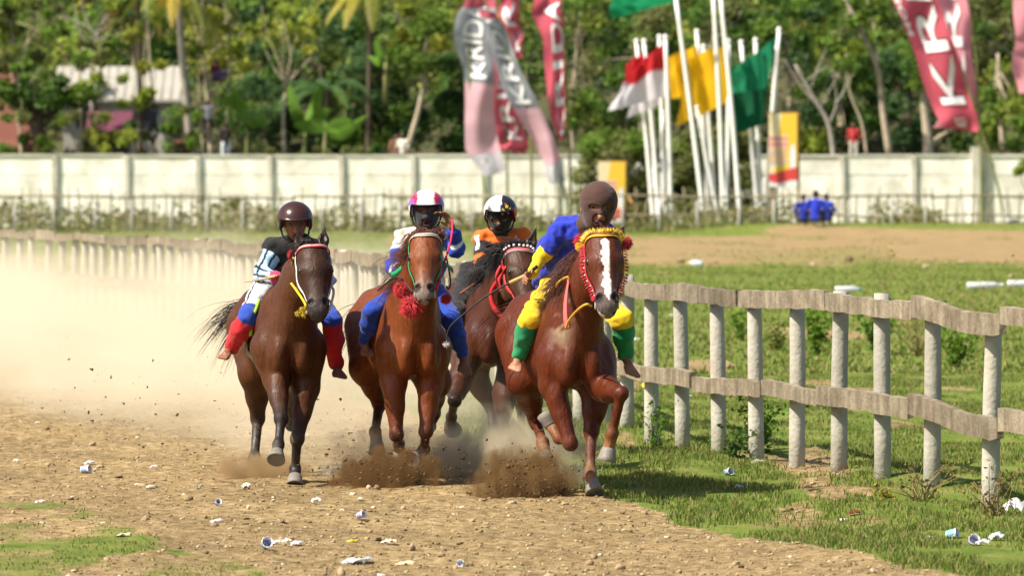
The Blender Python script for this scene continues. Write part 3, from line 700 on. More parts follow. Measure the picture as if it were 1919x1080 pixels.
# ------------------------------------------------------------------ houses behind the wall
M_roofg = mat('grey_roof', (.36, .34, .30), rough=.8, noise=(1.5, .6, (.30, .28, .23)), bump=(5, .4))
M_roofr = mat('red_tiles', (.17, .065, .045), rough=.85, noise=(3, .6, (.17, .05, .04)), bump=(9, .6))
M_roofm = mat('magenta_sheet', (.13, .035, .06), rough=.7, noise=(2, .4, 'dark'))
M_plast = mat('plaster', (.40, .38, .33), rough=.9, noise=(1.5, .5, 'dark'))
M_yel = mat('yellow_plaster', (.55, .34, .05), rough=.9, noise=(2, .5, 'dark'))
M_dark = mat('window_dark', (.02, .022, .025), rough=.2, spec=.5)
def house(label, D, x0, x1, yr, ye, mroof, mwall, ridge_back=2.2, depth=4.5, ribs=0, hip=0.0):
    a, b = W(x0, ye, D), W(x1, ye, D); zr = W(x0, yr, D + ridge_back)[2]; base = A((a[0] + b[0]) / 2, D, 0)
    root = empty('house', base, label, 'house', 'houses behind the wall')
    mb = MB(); mb.box((base[0], D + depth / 2, (a[2] - .1) / 2), b[0] - a[0] - .8, depth - .8, a[2] + .3); mb.build('wall', [mwall], base, root, smooth=False)
    hx_ = (b[0] - a[0]) * hip; e = A(0, 0, -.12)
    p = [a, b, A(b[0] - hx_, D + ridge_back, zr), A(a[0] + hx_, D + ridge_back, zr), A(a[0], D + depth, a[2]), A(b[0], D + depth, a[2])]
    V = p + [q + e for q in p]
    F = [(0, 1, 2, 3), (3, 2, 5, 4), (6, 9, 8, 7), (9, 10, 11, 8), (0, 6, 7, 1), (4, 5, 11, 10), (0, 3, 9, 6), (3, 4, 10, 9), (1, 7, 8, 2), (2, 8, 11, 5)]
    if hip > 0: F += [(0, 3, 4), (1, 5, 2)]
    rf = root_mesh('roof', V, F, [mroof], base, root, smooth=False)
    for i in range(ribs):
        t = (i + .5) / ribs; q0 = a + (b - a) * t; q1 = p[3] + (p[2] - p[3]) * t
        V_, F_ = tube([q0 + A(0, 0, .03), q1 + A(0, 0, .03)], .035, 5); root_mesh('roof_rib', V_, F_, [mroof], base, rf)
    for t in (.25, .7):
        c = a + (b - a) * t; mb = MB(); mb.box((c[0], D + .38, a[2] - .75), .9, .1, .9); w_ = mb.build('window', [M_dark], base, root, smooth=False)
        mb = MB(); mb.box((c[0], D + .36, a[2] - .26), 1.05, .16, .08); mb.build('lintel', [M_plast], base, w_, smooth=False)
house('house with wide weathered grey sheet roof among the trees', 230, 100, 345, 124, 186, M_roofg, M_plast, ribs=14)
house('house with steep red tiled roof at the far left edge', 226, -120, 62, 95, 262, M_roofr, M_plast, hip=.33)
house('low shed with magenta sheet roof beneath the grey roof', 222, 160, 245, 208, 244, M_roofm, M_dark, ridge_back=1.2, depth=2.6)
house('low yellow-walled shed at the foot of the red roof', 218, -40, 82, 262, 274, M_roofr, M_yel, ridge_back=.6, depth=1.8)
house('small yellow hut beside the grey palm trunk', 217.5, 322, 366, 262, 272, M_roofr, M_yel, ridge_back=.5, depth=1.4)
# ------------------------------------------------------------------ horses
M_coat = mat('horse_coat', col_attr=True, rough=.44, spec=.22, noise=(8, .6, 'dark'))
def _fur():
    nt = M_coat.node_tree; N = nt.nodes; L = nt.links; b = N['Principled BSDF']; src = b.inputs['Base Color'].links[0].from_socket; tc = N.new('ShaderNodeTexCoord')
    def ns(scl, sc, d=5):
        mp = N.new('ShaderNodeMapping'); mp.inputs['Scale'].default_value = scl; mp.inputs['Rotation'].default_value = (.35, .2, 0); L.new(tc.outputs['Object'], mp.inputs[0])
        t = N.new('ShaderNodeTexNoise'); t.inputs['Scale'].default_value = sc; t.inputs['Detail'].default_value = d; t.inputs['Distortion'].default_value = .6; L.new(mp.outputs[0], t.inputs['Vector']); return t.outputs['Fac']
    f = ns((1, 1, .22), 90); r = N.new('ShaderNodeMapRange'); r.inputs[1].default_value = .3; r.inputs[2].default_value = .7; r.inputs[3].default_value = .72; r.inputs[4].default_value = 1.28; L.new(f, r.inputs[0])
    h = N.new('ShaderNodeHueSaturation'); L.new(r.outputs[0], h.inputs['Value']); L.new(src, h.inputs['Color']); L.new(h.outputs[0], b.inputs['Base Color'])
    rr = N.new('ShaderNodeMapRange'); rr.inputs[1].default_value = .35; rr.inputs[2].default_value = .65; rr.inputs[3].default_value = .34; rr.inputs[4].default_value = .62; L.new(ns((1, 1, .6), 7), rr.inputs[0]); L.new(rr.outputs[0], b.inputs['Roughness'])
    b1 = N.new('ShaderNodeBump'); b1.inputs['Strength'].default_value = .22; b1.inputs['Distance'].default_value = .012; L.new(f, b1.inputs['Height'])
    b2 = N.new('ShaderNodeBump'); b2.inputs['Strength'].default_value = .45; b2.inputs['Distance'].default_value = .03; L.new(ns((1, 1, .45), 13, 3), b2.inputs['Height']); L.new(b1.outputs[0], b2.inputs['Normal']); L.new(b2.outputs[0], b.inputs['Normal'])
_fur()
M_hoof = mat('hoof_horn', (.21, .19, .165), rough=.55, noise=(25, .6, (.12, .10, .08)), bump=(40, .2))
M_eye = mat('horse_eye', (.012, .007, .004), rough=.08, spec=.6)
def hairmat(n, c): return mat(n, c, rough=.45, spec=.35, var=.1)
_colour_mats = {}
def cm(c, rough=.75, kind='cloth'):
    k = (tuple(round(x, 3) for x in c), rough, kind)
    if k not in _colour_mats:
        _colour_mats[k] = mat('%s_%d' % (kind, len(_colour_mats)), c, rough=rough, noise=(30, .35, 'dark'), bump=(180, .15), sheen=.2 if kind == 'cloth' else 0)
    return _colour_mats[k]
RED, WHITE, YEL, GREEN, BLUE, BLACK, ORANGE = (.55, .02, .03), (.75, .74, .70), (.80, .50, .02), (.01, .22, .07), (.015, .06, .42), (.012, .012, .014), (.72, .15, .015)

def ribbon(pts, nors, w, th, col=None):
    """a strap: band of width w lying on a surface with normals nors"""
    pts = np.asarray(pts); n = len(pts); T = np.gradient(pts, axis=0); V = []
    for i in range(n):
        s = nrm(np.cross(T[i], nors[i])) * w / 2; q = nors[i] * th
        V += [pts[i] + s - q * .5, pts[i] + s * .92 + q, pts[i] - s * .92 + q, pts[i] - s - q * .5]
    F = [(i * 4 + k, i * 4 + (k + 1) % 4, i * 4 + 4 + (k + 1) % 4, i * 4 + 4 + k) for i in range(n - 1) for k in range(4)]
    F += [(3, 2, 1, 0), tuple((n - 1) * 4 + k for k in range(4))]
    return np.array(V), F
def pompom(c, r, m, base, parent, name='pompom', n=800, rng=RNG):
    d = rng.normal(size=(n, 3)); d /= np.linalg.norm(d, axis=1)[:, None]
    V, F = strands(np.asarray(c) + d * r * .35, d + rng.normal(size=(n, 3)) * .5, r * (.4 + .35 * rng.random(n)), r * .045, droop=(0, 0, -.6), curl=.2, seg=3)
    return root_mesh(name, V, F, [m], base, parent)

def build_horse(name, label, h):
    D0 = h['D0']; O = W(h['ox'], 400, D0); O[2] = 0
    y = math.radians(h['yaw']); Fw = A(math.sin(y), -math.cos(y), 0); Lw = A(math.cos(y), math.sin(y), 0); U = A(0, 0, 1)
    Q = lambda s, l, z: O + s * Fw + l * Lw + z * U
    J = lambda t: W(t[0], t[1], D0 - t[2])
    R = np.stack([Fw, Lw, U], 1)
    def tilt(deg):                                     # rotate about the lateral axis
        a = math.radians(deg); c, s = math.cos(a), math.sin(a)
        return np.stack([Fw * c + U * s, Lw, -Fw * s + U * c], 1)
    c0 = np.array(h['coat']); cl = np.array(h.get('leg', c0)); cp = np.array(h.get('pastern', cl)); cb = c0 * A(1.25, 1.3, 1.35)
    B = Body()
    # trunk: narrow over the withers, widest low on the ribs
    B.ell(Q(-.10, 0, .89), (.40, .170, .275), R, .06, c0)
    B.ell(Q(-.48, 0, .875), (.42, .190, .250), R, .08, c0)
    B.ell(Q(-.52, 0, .79), (.40, .195, .195), R, .08, cb)
    B.ell(Q(-.93, 0, .955), (.33, .195, .205), R, .08, c0)
    B.cap(Q(.04, 0, 1.11), Q(-.40, 0, 1.06), .045, .06, .09, c0)
    B.cap(Q(-.42, 0, 1.06), Q(-1.0, 0, 1.075), .06, .07, .08, c0)
    for s in (-1, 1):
        B.ell(Q(-1.0, s * .122, .88), (.25, .100, .245), tilt(15), .05, c0)
        B.ell(Q(.0, s * .112, .91), (.115, .062, .25), tilt(-22), .035, c0)        # shoulder blade
        B.ell(Q(.13, s * .130, .80), (.120, .082, .145), tilt(10), .025, c0)       # point of shoulder
        B.ell(Q(.240, s * .072, .755), (.088, .070, .125), tilt(-12), .018, c0)    # breast muscle
        B.cap(Q(.20, s * .10, .90), Q(.24, s * .045, .70), .035, .03, .03, c0)
        for kx in range(4):                                                        # a hint of ribs
            B.cap(Q(-.30 - .09 * kx, s * .165, 1.0), Q(-.36 - .09 * kx, s * .195, .76), .018, .014, .025, c0)
    B.ell(Q(.12, 0, .85), (.14, .145, .19), R, .05, c0)
    B.cap(Q(.345, 0, .90), Q(.325, 0, .64), .020, .024, .035, c0, op=1)                 # breast furrow
    for s in (-1, 1):
        B.cap(Q(.27, s * .125, .94), Q(.315, s * .128, .70), .012, .012, .035, c0, op=1)  # furrow between breast and shoulder
        B.cap(Q(-.15, s * .205, 1.0), Q(-.06, s * .235, .74), .014, .014, .04, c0, op=1)  # behind the shoulder
        B.cap(Q(-.66, s * .20, 1.0), Q(-.70, s * .23, .74), .02, .02, .05, c0, op=1)      # flank
    # neck
    P, M = J(h['poll']), J(h['muzzle'])
    a = nrm(M - P); n0 = A(math.sin(math.radians(h.get('face', 5))), -math.cos(math.radians(h.get('face', 5))), 0)
    n = nrm(n0 - a * np.dot(n0, a)); l = nrm(np.cross(n, a)); rl = h.get('roll', 0)
    HL = np.linalg.norm(M - P); hs = HL / .54
    H = lambda aa, ll, nn: P + hs * (aa * a + 1.2 * ll * l + 1.1 * nn * n)
    HR = np.stack([a, l, n], 1); hw = A(1, 1.2, 1.1)
    nb, nt = Q(.05, 0, .97), H(.06, 0, -.09)
    nm = (nb + nt) / 2 + U * .05 - Fw * .03
    lt = nrm(l + Lw)
    B.cap(nb, nm, .215, .165, .06, c0, flat=(lt, .66)); B.cap(nm, nt, .165, .115, .05, c0, flat=(lt, .66))
    B.cap(Q(.19, 0, .88), nm - U * .05 + Fw * .06, .125, .095, .05, c0)
    # head
    hc = np.array(h.get('head', c0)); mz = np.array(h.get('muz', (.09, .07, .06)))
    B.ell(H(.07, 0, -.03), hs * hw * A(.10, .088, .095), HR, .04, hc)
    B.cap(H(.06, 0, .01), H(.19, 0, .022), hs * .080, hs * .080, .03, hc, flat=(l, 1.2))
    B.cap(H(.18, 0, .015), H(.41, 0, .018), hs * .074, hs * .046, .03, hc, flat=(l, 1.18))
    for s in (-1, 1):
        B.ell(H(.175, s * .070, .022), hs * hw * A(.042, .028, .034), HR, .022, hc)           # brow over the eye
        B.ell(H(.19, s * .052, -.085), hs * hw * A(.125, .042, .095), HR, .03, hc)            # cheek
        B.cap(H(.22, s * .066, -.01), H(.36, s * .04, -.012), hs * .016, hs * .010, .03, hc)  # facial crest
        B.ell(H(.425, s * .036, .022), hs * hw * A(.042, .026, .026), HR, .02, mz)            # nostril flare
    B.cap(H(.27, 0, -.06), H(.45, 0, -.045), hs * .055, hs * .038, .04, hc)
    B.ell(H(.465, 0, .0), hs * hw * A(.052, .056, .045), HR, .025, mz)
    B.ell(H(.50, 0, -.022), hs * hw * A(.033, .044, .034), HR, .02, mz * h.get('lip', 1.0))
    B.ell(H(.488, 0, -.058), hs * hw * A(.034, .036, .028), HR, .015, mz * .9)
    # ears
    for s, e in zip((-1, 1), h['ears']):
        if e is None: continue
        eb = H(.0, s * .055, -.02); et = J(e)
        ed = nrm(et - eb); em = eb + (et - eb) * .45
        B.cap(eb, em, .026 * hs, .037 * hs, .02, hc, flat=(n, .6)); B.cap(em, et, .037 * hs, .007, .012, hc * .8, flat=(n, .55))
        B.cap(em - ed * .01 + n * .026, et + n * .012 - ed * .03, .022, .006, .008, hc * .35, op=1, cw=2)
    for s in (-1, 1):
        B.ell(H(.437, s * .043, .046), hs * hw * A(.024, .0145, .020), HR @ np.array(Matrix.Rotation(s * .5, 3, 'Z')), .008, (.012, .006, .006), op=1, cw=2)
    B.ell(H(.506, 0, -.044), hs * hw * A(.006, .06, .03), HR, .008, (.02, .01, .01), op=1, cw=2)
    # legs
    hoofs = []
    def lower(K, T, C, tip, kf):
        B.cap(K, T, .031 * kf, .0255 * kf, .014, cl); B.ell(T, (.036 * kf,) * 3, None, .018, cl)
        d = nrm(T - K)
        B.cap(T, C, .031 * kf, .037 * kf, .018, cp)
        hoofs.append((C, tip))
    for key, s in (('RF', -1), ('LF', 1)):
        E, K, T, C, tip = [J(t) for t in h[key]]
        S = Q(.10, s * .13, .80)
        B.cap(S, E, .098, .076, .045, c0); B.cap(E, E + (K - E) * .5, .075, .055, .04, c0); B.cap(E + (K - E) * .45, K, .055, .038, .025, (c0 + cl) / 2)
        B.ell(E + (K - E) * .22 - n0 * -.03, (.05, .054, .08), None, .03, c0)
        B.ell(K, (.046, .044, .046), None, .014, cl); B.cap(T - (T - K) * .9 + nrm(np.cross(K - E, Lw)) * 0 + A(0, .022, 0), T + A(0, .02, 0), .012, .013, .012, cl); lower(K, T, C, tip, 1.0)
    for key, s in (('RH', -1), ('LH', 1)):
        E, K, T, C, tip = [J(t) for t in h[key]]
        B.cap(Q(-.92, s * .12, .90), E, .165, .105, .06, c0); B.cap(E, E + (K - E) * .55, .10, .066, .05, c0); B.cap(E + (K - E) * .5, K, .066, .043, .03, (c0 + cl) / 2)
        B.ell(K, (.044, .052, .05), None, .02, cl); B.cap(K - Fw * .03 + U * .025, K - Fw * .01 - U * .05, .03, .026, .02, cl)
        lower(K, T, C, tip, 1.06)
    V, F = B.mesh(.0095); V = relax(V, F, 2, .5)
    C = B.colors(V)
    if h.get('blaze'):
        q = (V - P) @ np.stack([a, l, n], 1) / hs / A(1, 1.1, 1)
        wob = .006 * np.sin(q[:, 0] * 40) + .004 * np.sin(q[:, 0] * 93)
        wdt = np.interp(q[:, 0], [.05, .075, .14, .22, .36, .42, .45], [0, .021, .023, .017, .020, .017, .006])
        m = (np.abs(q[:, 1] - .004 + wob * .5) < wdt + wob * .5) & (q[:, 2] > .0) & (q[:, 0] > .05) & (q[:, 0] < .455)
        C[m] = (.78, .74, .70)
        m = (q[:, 0] > .485) & (q[:, 1] < -.012) & (q[:, 2] < .0) & (q[:, 2] > -.09) & (np.abs(q[:, 1]) < .09); C[m] = (.62, .55, .50)
    # dust on the lower legs and belly, dried sweat on the shoulder
    dn = vnoise(V[:, 0] * 14 + V[:, 1] * 6, V[:, 2] * 13) + .6 * vnoise(V[:, 0] * 41, V[:, 2] * 37 + V[:, 1] * 20)
    w_ = np.clip((.35 - V[:, 2]) / .5, 0, .2) * np.clip(.5 + dn * 1.3, 0, 1)
    if h.get('dusty') is not None:
        dc = J(h['dusty']); w_ = np.maximum(w_, np.exp(-((V[:, 0] - dc[0]) / .055) ** 2 - ((V[:, 2] - dc[2]) / .13) ** 2) * np.clip(.55 + dn * 2.2, 0, 1) * .85 * (V[:, 1] < O[1] + .35))
    C = C * (1 - w_[:, None]) + A(.36, .28, .18) * w_[:, None]
    base = O.copy()
    body = root_mesh(name, V, F, [M_coat], base, cols=C, label=label, cat='horse', group='racing horses')
    for C_, tip in hoofs:
        d = nrm(tip - C_); L = .068
        Rz = basis(d, n0)
        prof = [(.036, -.012), (.041, 0), (.049, L * .55), (.056, L * .97), (.050, L), (.044, L - .006), (.01, L - .012)]
        Vv, Ff = lathe(prof, 18, (0, 0, 0), None)
        Vv[:, 0] = Vv[:, 0] * 1.08 + np.maximum(Vv[:, 2], 0) * .22
        root_mesh('hoof', Vv @ Rz.T + C_, Ff, [M_hoof if not h.get('darkhoof') else h['darkhoof']], base, body)
    for s in (-1, 1):
        e = B.project(np.array([H(.192, s * .084, .035)]), -.0175)[0]
        Vv, Ff = lathe([(.023 * math.sin(t), -.023 * math.cos(t)) for t in np.linspace(.05, 3.09, 10)], 14, e)
        root_mesh('eye', Vv, Ff, [M_eye], base, body)
    # -------- bridle
    def onhead(path, off=.004, nn=18):
        p = B.project(spline([H(*q) for q in path], nn), off); return p, B.grad(p)
    br = h['bridle']
    brow = [(.02, -.105, -.04), (.015, -.085, .03), (.035, 0, .085), (.015, .085, .03), (.02, .105, -.04)]
    p, g = onhead(brow, .006, 26)
    bands = br['brow']
    bo = None
    for i, (off, w, c) in enumerate(bands):
        V_, F_ = ribbon(p + a * off * hs, g, w * .85, .004 + .002 * i)
        o = root_mesh('browband' if i == 0 else 'trim_strip', V_, F_, [cm(c, .5, 'strap')], base, body if i == 0 else bo)
        if i == 0: bo = o
    if br.get('fringe'):
        pp, gg = onhead(brow, .012, 46)
        V_, F_ = strands(np.repeat(pp - a * .012, 5, 0), np.repeat(-a[None] * 1.0 + gg * .7, 5, 0) + RNG.normal(size=(230, 3)) * .35, .022 + .01 * RNG.random(230), .0035, droop=(0, 0, 0), seg=2)
        root_mesh('fringe', V_, F_, [cm(br['fringe'], .8)], base, bo)
    if br.get('beads'):
        mb = MB()
        pp, gg = onhead(brow, .010, 17)
        for q in pp - a * .026:
            Vv, Ff = lathe([(.0085 * math.sin(t), -.0085 * math.cos(t)) for t in np.linspace(.05, 3.09, 6)], 8, q); mb.add(Vv, Ff)
        mb.build('bead_row', [cm((.8, .78, .76), .3, 'bead')], base, bo)
    for s in (-1, 1):
        pth = [(.02, s * .105, -.035), (.12, s * .105, -.03), (.24, s * .09, -.035), (.34, s * .07, -.03), (.43, s * .055, -.03)]
        p, g = onhead(pth, .006, 22)
        V_, F_ = ribbon(p, g, br.get('cw', .022) * .8, .0035)
        ck = root_mesh('cheek_strap', V_, F_, [cm(br['cheek'], .55, 'strap')], base, body)
        if br.get('studs'):
            mb = MB()
            for q, gq in zip(p[6::2], g[6::2]):
                Vv, Ff = lathe([(.0065, 0), (.005, .004), (.001, .006)], 8, q + gq * .005, basis(gq)); mb.add(Vv, Ff)
            mb.build('stud_row', [cm(br['studs'], .35, 'bead')], base, ck)
        if br.get('cfringe'):
            nn_ = 140; k = RNG.integers(1, 20, nn_)
            V_, F_ = strands(p[k] + g[k] * .006, g[k] + s * l * .6 + RNG.normal(size=(nn_, 3)) * .3, .018 + .014 * RNG.random(nn_), .0035, droop=(0, 0, -.2), seg=2)
            root_mesh('tassel_fringe', V_, F_, [cm(br['cfringe'], .8)], base, ck)
        q = B.project(np.array([H(.445, s * .058, -.03)]), .01)[0]
        w_ = np.linspace(0, 2 * math.pi, 15)
        V_, F_ = tube(q + .02 * (np.cos(w_)[:, None] * a + np.sin(w_)[:, None] * n), .004, 6, False)
        root_mesh('bit_ring', V_, F_, [cm((.4, .4, .4), .25, 'metal')], base, body)
    if br.get('nose'):
        p, g = onhead([(.35, -.07, -.05), (.345, -.055, .02), (.345, 0, .07), (.345, .055, .02), (.35, .07, -.05)], .005, 22)
        V_, F_ = ribbon(p, g, .02, .006); root_mesh('noseband', V_, F_, [cm(br['nose'], .55, 'strap')], base, body)
    for (c, pos, r, nm_) in h.get('pompoms', ()):
        pompom(J(pos), r, cm(c, .9), base, body, nm_)
    # -------- mane, forelock, tail
    hm = hairmat(name + '_hair', h['hair'])
    crest = spline([H(.0, 0, -.06), nm + U * .12 - n0 * .05, Q(.0, 0, 1.2)], 40)
    m = h['mane']; k = m['n'] // 5
    ids = RNG.integers(m.get('lo', 0), 40, k)
    roots = crest[ids] + RNG.normal(size=(k, 3)) * .012
    dirs = np.tile(np.asarray(m['dir'], float), (k, 1)) + RNG.normal(size=(k, 3)) * m.get('spread', .3)
    V_, F_ = locks(roots, dirs, m['len'] * (.6 + .6 * RNG.random(k)), 16, droop=m.get('droop', (0, 0, -.6)), curl=m.get('curl', .05), seg=9, width=.0026)
    root_mesh('mane', V_, F_, [hm], base, body)
    f = h['forelock']; k = f['n'] // 5
    roots = P + hs * (RNG.normal(size=(k, 1)) * f.get('sp', .03) * l - .02 * a + .02 * n * RNG.random((k, 1)) - .03 * n) + RNG.normal(size=(k, 3)) * .012
    dirs = np.tile(np.asarray(f['dir'], float), (k, 1)) + RNG.normal(size=(k, 3)) * f.get('spread', .4)
    V_, F_ = locks(roots, dirs, f['len'] * (.6 + .5 * RNG.random(k)), 18, fan=.14, jit=.014, droop=f.get('droop', (-.4, .2, -1.9)), curl=.07, seg=8, width=.0026)
    root_mesh('forelock', V_, F_, [hm], base, body)
    k = 26; tb = Q(-1.25, 0, 1.0)
    dirs = np.tile(np.asarray(h['tail'], float), (k, 1)) + RNG.normal(size=(k, 3)) * .25
    V_, F_ = locks(tb + RNG.normal(size=(k, 3)) * .02, dirs, .25 + .35 * RNG.random(k), 14, droop=(0, 0, -.9), curl=.07, seg=9, width=.003)
    root_mesh('tail', V_, F_, [hm], base, body)
    h.update(O=O, Q=Q, J=J, H=H, B=B, body=body, base=base, Fw=Fw, Lw=Lw, a=a, l=l, n=n)
    return h
def strap_on(h, name, pts, w, c, th=.006, off=.004, nn=20, proj=True, parent=None):
    p = spline(pts, nn)
    if proj: p = h['B'].project(p, off)
    g = h['B'].grad(p)
    V_, F_ = ribbon(p, g, w, th)
    return root_mesh(name, V_, F_, [cm(c, .6, 'strap')], h['base'], parent or h['body'])
def rope(h, name, pts, r, c, nn=24, parent=None, rough=.8):
    V_, F_ = tube(spline(pts, nn), r, 8)
    return root_mesh(name, V_, F_, [cm(c, rough, 'strap')], h['base'], parent or h['body'])

M_dhoof = mat('dark_hoof_horn', (.07, .055, .045), rough=.6, noise=(25, .6, (.16, .13, .10)), bump=(40, .2))
H4 = build_horse('horse', 'chestnut horse with a white blaze and yellow fringed browband, in front by the rail', dict(
    D0=30.8, dusty=(1052, 600, .2), ox=1072, yaw=10, coat=(.092, .018, .0055), leg=(.085, .016, .0055), pastern=(.30, .14, .06), head=(.092, .021, .007), muz=(.13, .11, .105), lip=1.3,
    poll=(1130, 446, .58), muzzle=(1139, 594, .84), face=2, ears=[(1082, 428, .40), (1170, 425, .40)], blaze=True,
    RF=[(1036, 722, .15), (1069, 832, .27), (1048, 822, .07), (1033, 798, .01), (1023, 776, -.02)],
    LF=[(1132, 728, .22), (1164, 738, .50), (1147, 813, .45), (1141, 843, .43), (1133, 880, .43)],
    RH=[(985, 712, -.55), (1003, 785, -.78), (1017, 830, -.55), (1021, 852, -.50), (1024, 888, -.45)],
    LH=[(1120, 722, -.45), (1108, 810, -.38), (1106, 888, -.22), (1110, 910, -.12), (1116, 934, -.07)],
    hair=(.075, .018, .008), mane=dict(n=380, lo=12, dir=(-1.0, .2, .1), len=.27, droop=(-.1, .1, -1.3), curl=.22, spread=.3),
    forelock=dict(n=110, dir=(-.3, .4, .7), len=.11, spread=.5), tail=(-.2, 1, .3),
    bridle=dict(brow=[(0, .030, YEL), (-.002, .010, (.35, .08, .02))], fringe=(.85, .55, .05), cheek=RED, studs=(.8, .75, .7), cfringe=(.62, .03, .05)),
    pompoms=[(RED, (1090, 452, .50), .055, 'pompom'), (RED, (1172, 455, .50), .05, 'pompom'), (YEL, (1088, 462, .54), .035, 'tassel')]))
H2 = build_horse('horse', 'bright bay horse with a green bridle and red pompoms under its chin', dict(
    D0=32.4, ox=770, yaw=9, coat=(.150, .036, .008), leg=(.075, .019, .007), pastern=(.30, .13, .05), head=(.165, .046, .013), muz=(.20, .165, .145),
    poll=(797, 446, .58), muzzle=(795, 570, .82), face=-3, ears=[(765, 440, .38), (832, 432, .38)], darkhoof=None,
    RF=[(738, 715, .15), (743, 816, .25), (747, 832, .05), (749, 848, -.03), (750, 866, -.02)],
    LF=[(806, 722, .15), (798, 810, .28), (795, 843, .13), (783, 856, .20), (764, 868, .27)],
    RH=[(688, 690, -.60), (711, 757, -.82), (703, 810, -.62), (706, 832, -.57), (708, 868, -.53)],
    LH=[(812, 715, -.60), (812, 775, -.95), (806, 800, -1.15), (803, 790, -1.25), (802, 775, -1.3)],
    hair=(.10, .028, .012), mane=dict(n=240, dir=(-.9, .3, .15), len=.26, droop=(-.1, .2, -1.0), spread=.4),
    forelock=dict(n=260, dir=(-.1, .25, .9), len=.13, spread=.8, sp=.045), tail=(-.4, 1, .1),
    bridle=dict(brow=[(0, .026, (.7, .68, .62)), (0, .007, (.12, .12, .10))], cheek=(.012, .25, .09), cw=.026),
    pompoms=[(RED, (772, 574, .66), .085, 'pompom'), (RED, (752, 543, .58), .06, 'pompom'), (RED, (835, 560, .55), .04, 'pompom')]))
H1 = build_horse('horse', 'dark bay horse with black legs and a red and white browband, farthest from the rail', dict(
    D0=32.6, ox=537, yaw=8, coat=(.075, .024, .008), leg=(.018, .014, .014), pastern=(.016, .013, .013), head=(.040, .016, .008), muz=(.045, .038, .038),
    poll=(586, 468, .56), muzzle=(598, 600, .84), face=8, ears=[(557, 432, .40), (608, 424, .46)],
    RF=[(518, 712, .20), (527, 786, .45), (522, 834, .56), (519, 850, .62), (515, 870, .68)],
    LF=[(574, 728, .15), (557, 824, .30), (553, 880, .22), (553, 895, .27), (552, 910, .30)],
    RH=[(480, 700, -.60), (483, 785, -.76), (477, 858, -.62), (474, 874, -.57), (471, 892, -.53)],
    LH=[(565, 700, -.60), (548, 765, -.95), (546, 798, -1.12), (546, 790, -1.22), (546, 776, -1.27)],
    hair=(.022, .010, .008), mane=dict(n=110, dir=(-.4, .6, .6), len=.12, droop=(-.2, .2, -.7), spread=.35),
    forelock=dict(n=240, dir=(-.7, .2, .8), len=.15, spread=.7), tail=(-1.0, .7, .15),
    bridle=dict(brow=[(0, .026, (.70, .10, .11)), (-.001, .009, (.75, .5, .5))], cheek=(.70, .62, .60), cw=.022, cfringe=None),
    pompoms=[(RED, (551, 477, .48), .045, 'pompom')]))
H3 = build_horse('horse', 'brown horse with a black mane and beaded red browband, half hidden between two other horses', dict(
    D0=34.6, ox=927, yaw=9, coat=(.060, .015, .006), leg=(.025, .014, .010), pastern=(.02, .012, .010), head=(.055, .020, .009), muz=(.05, .04, .038),
    poll=(972, 475, .50), muzzle=(992, 602, .80), face=20, ears=[None, (1006, 424, .40)],
    RF=[(857, 722, .20), (852, 752, .44), (846, 782, .28), (845, 797, .22), (846, 806, .13)],
    LF=[(946, 738, .15), (941, 800, .25), (936, 850, .20), (935, 864, .24), (934, 878, .27)],
    RH=[(882, 690, -.60), (922, 765, -.62), (924, 832, -.48), (925, 848, -.44), (926, 865, -.40)],
    LH=[(990, 690, -.60), (978, 760, -.92), (976, 812, -1.02), (976, 820, -1.10), (976, 822, -1.17)],
    hair=(.008, .006, .006), mane=dict(n=260, dir=(-.9, .2, .2), len=.24, droop=(-.1, .1, -1.1), spread=.4),
    forelock=dict(n=420, dir=(-.3, .2, .9), len=.20, spread=.9, sp=.06), tail=(-.8, 1, .2), darkhoof=M_dhoof,
    bridle=dict(brow=[(0, .030, (.65, .10, .12)), (.012, .008, (.75, .72, .7))], beads=True, cheek=(.62, .04, .04), cw=.030),
    pompoms=[(RED, (940, 476, .45), .05, 'pompom')]))
for h_ in (H1,):
    pass
# ------------------------------------------------------------------ people
M_skin = mat('skin', col_attr=True, rough=.5, spec=.3, noise=(40, .2, 'dark'), subsurf=.08)
M_dyed = mat('dyed_cloth', col_attr=True, rough=.85, noise=(13, .5, 'dark'), bump=(220, .2), sheen=.15)
M_shell = mat('helmet_shell', col_attr=True, rough=.22, spec=.5, noise=(14, .25, 'dark'))
SKIN = A(.20, .085, .045)
def hand(B, w, d, n, sc=.8, curl=1.0, col=SKIN, side=1):
    """palm and five fingers; w wrist, d pointing direction, n palm normal (fingers curl towards it)"""
    d = nrm(d); n = nrm(n - d * np.dot(n, d)); s = np.cross(n, d) * side
    R = np.stack([d, s, n], 1)
    B.ell(w + d * .045 * sc, A(.048, .040, .018) * sc, R, .015, col)
    for i, L in enumerate((.066, .074, .070, .055)):
        b = w + d * .078 * sc + s * (i - 1.5) * -.020 * sc; q = d; p = b
        for j, f in enumerate((.45, .33, .28)):
            a = curl * (.45, .85, .75)[j]
            q = nrm(q * math.cos(a) + n * math.sin(a)); n2 = None
            e = p + q * L * f * 1.35 * sc
            B.cap(p, e, (.0100 - .001 * j) * sc * 1.1, (.0092 - .001 * j) * sc * 1.1, .004, col); p = e
    b = w + d * .02 * sc + s * .035 * sc
    m = b + (d * .6 + s * .55 + n * .45) * .040 * sc
    B.cap(b, m, .013 * sc, .011 * sc, .012, col); B.cap(m, m + (d * .8 - s * .15 + n * .6) * .034 * sc, .011 * sc, .008 * sc, .005, col)
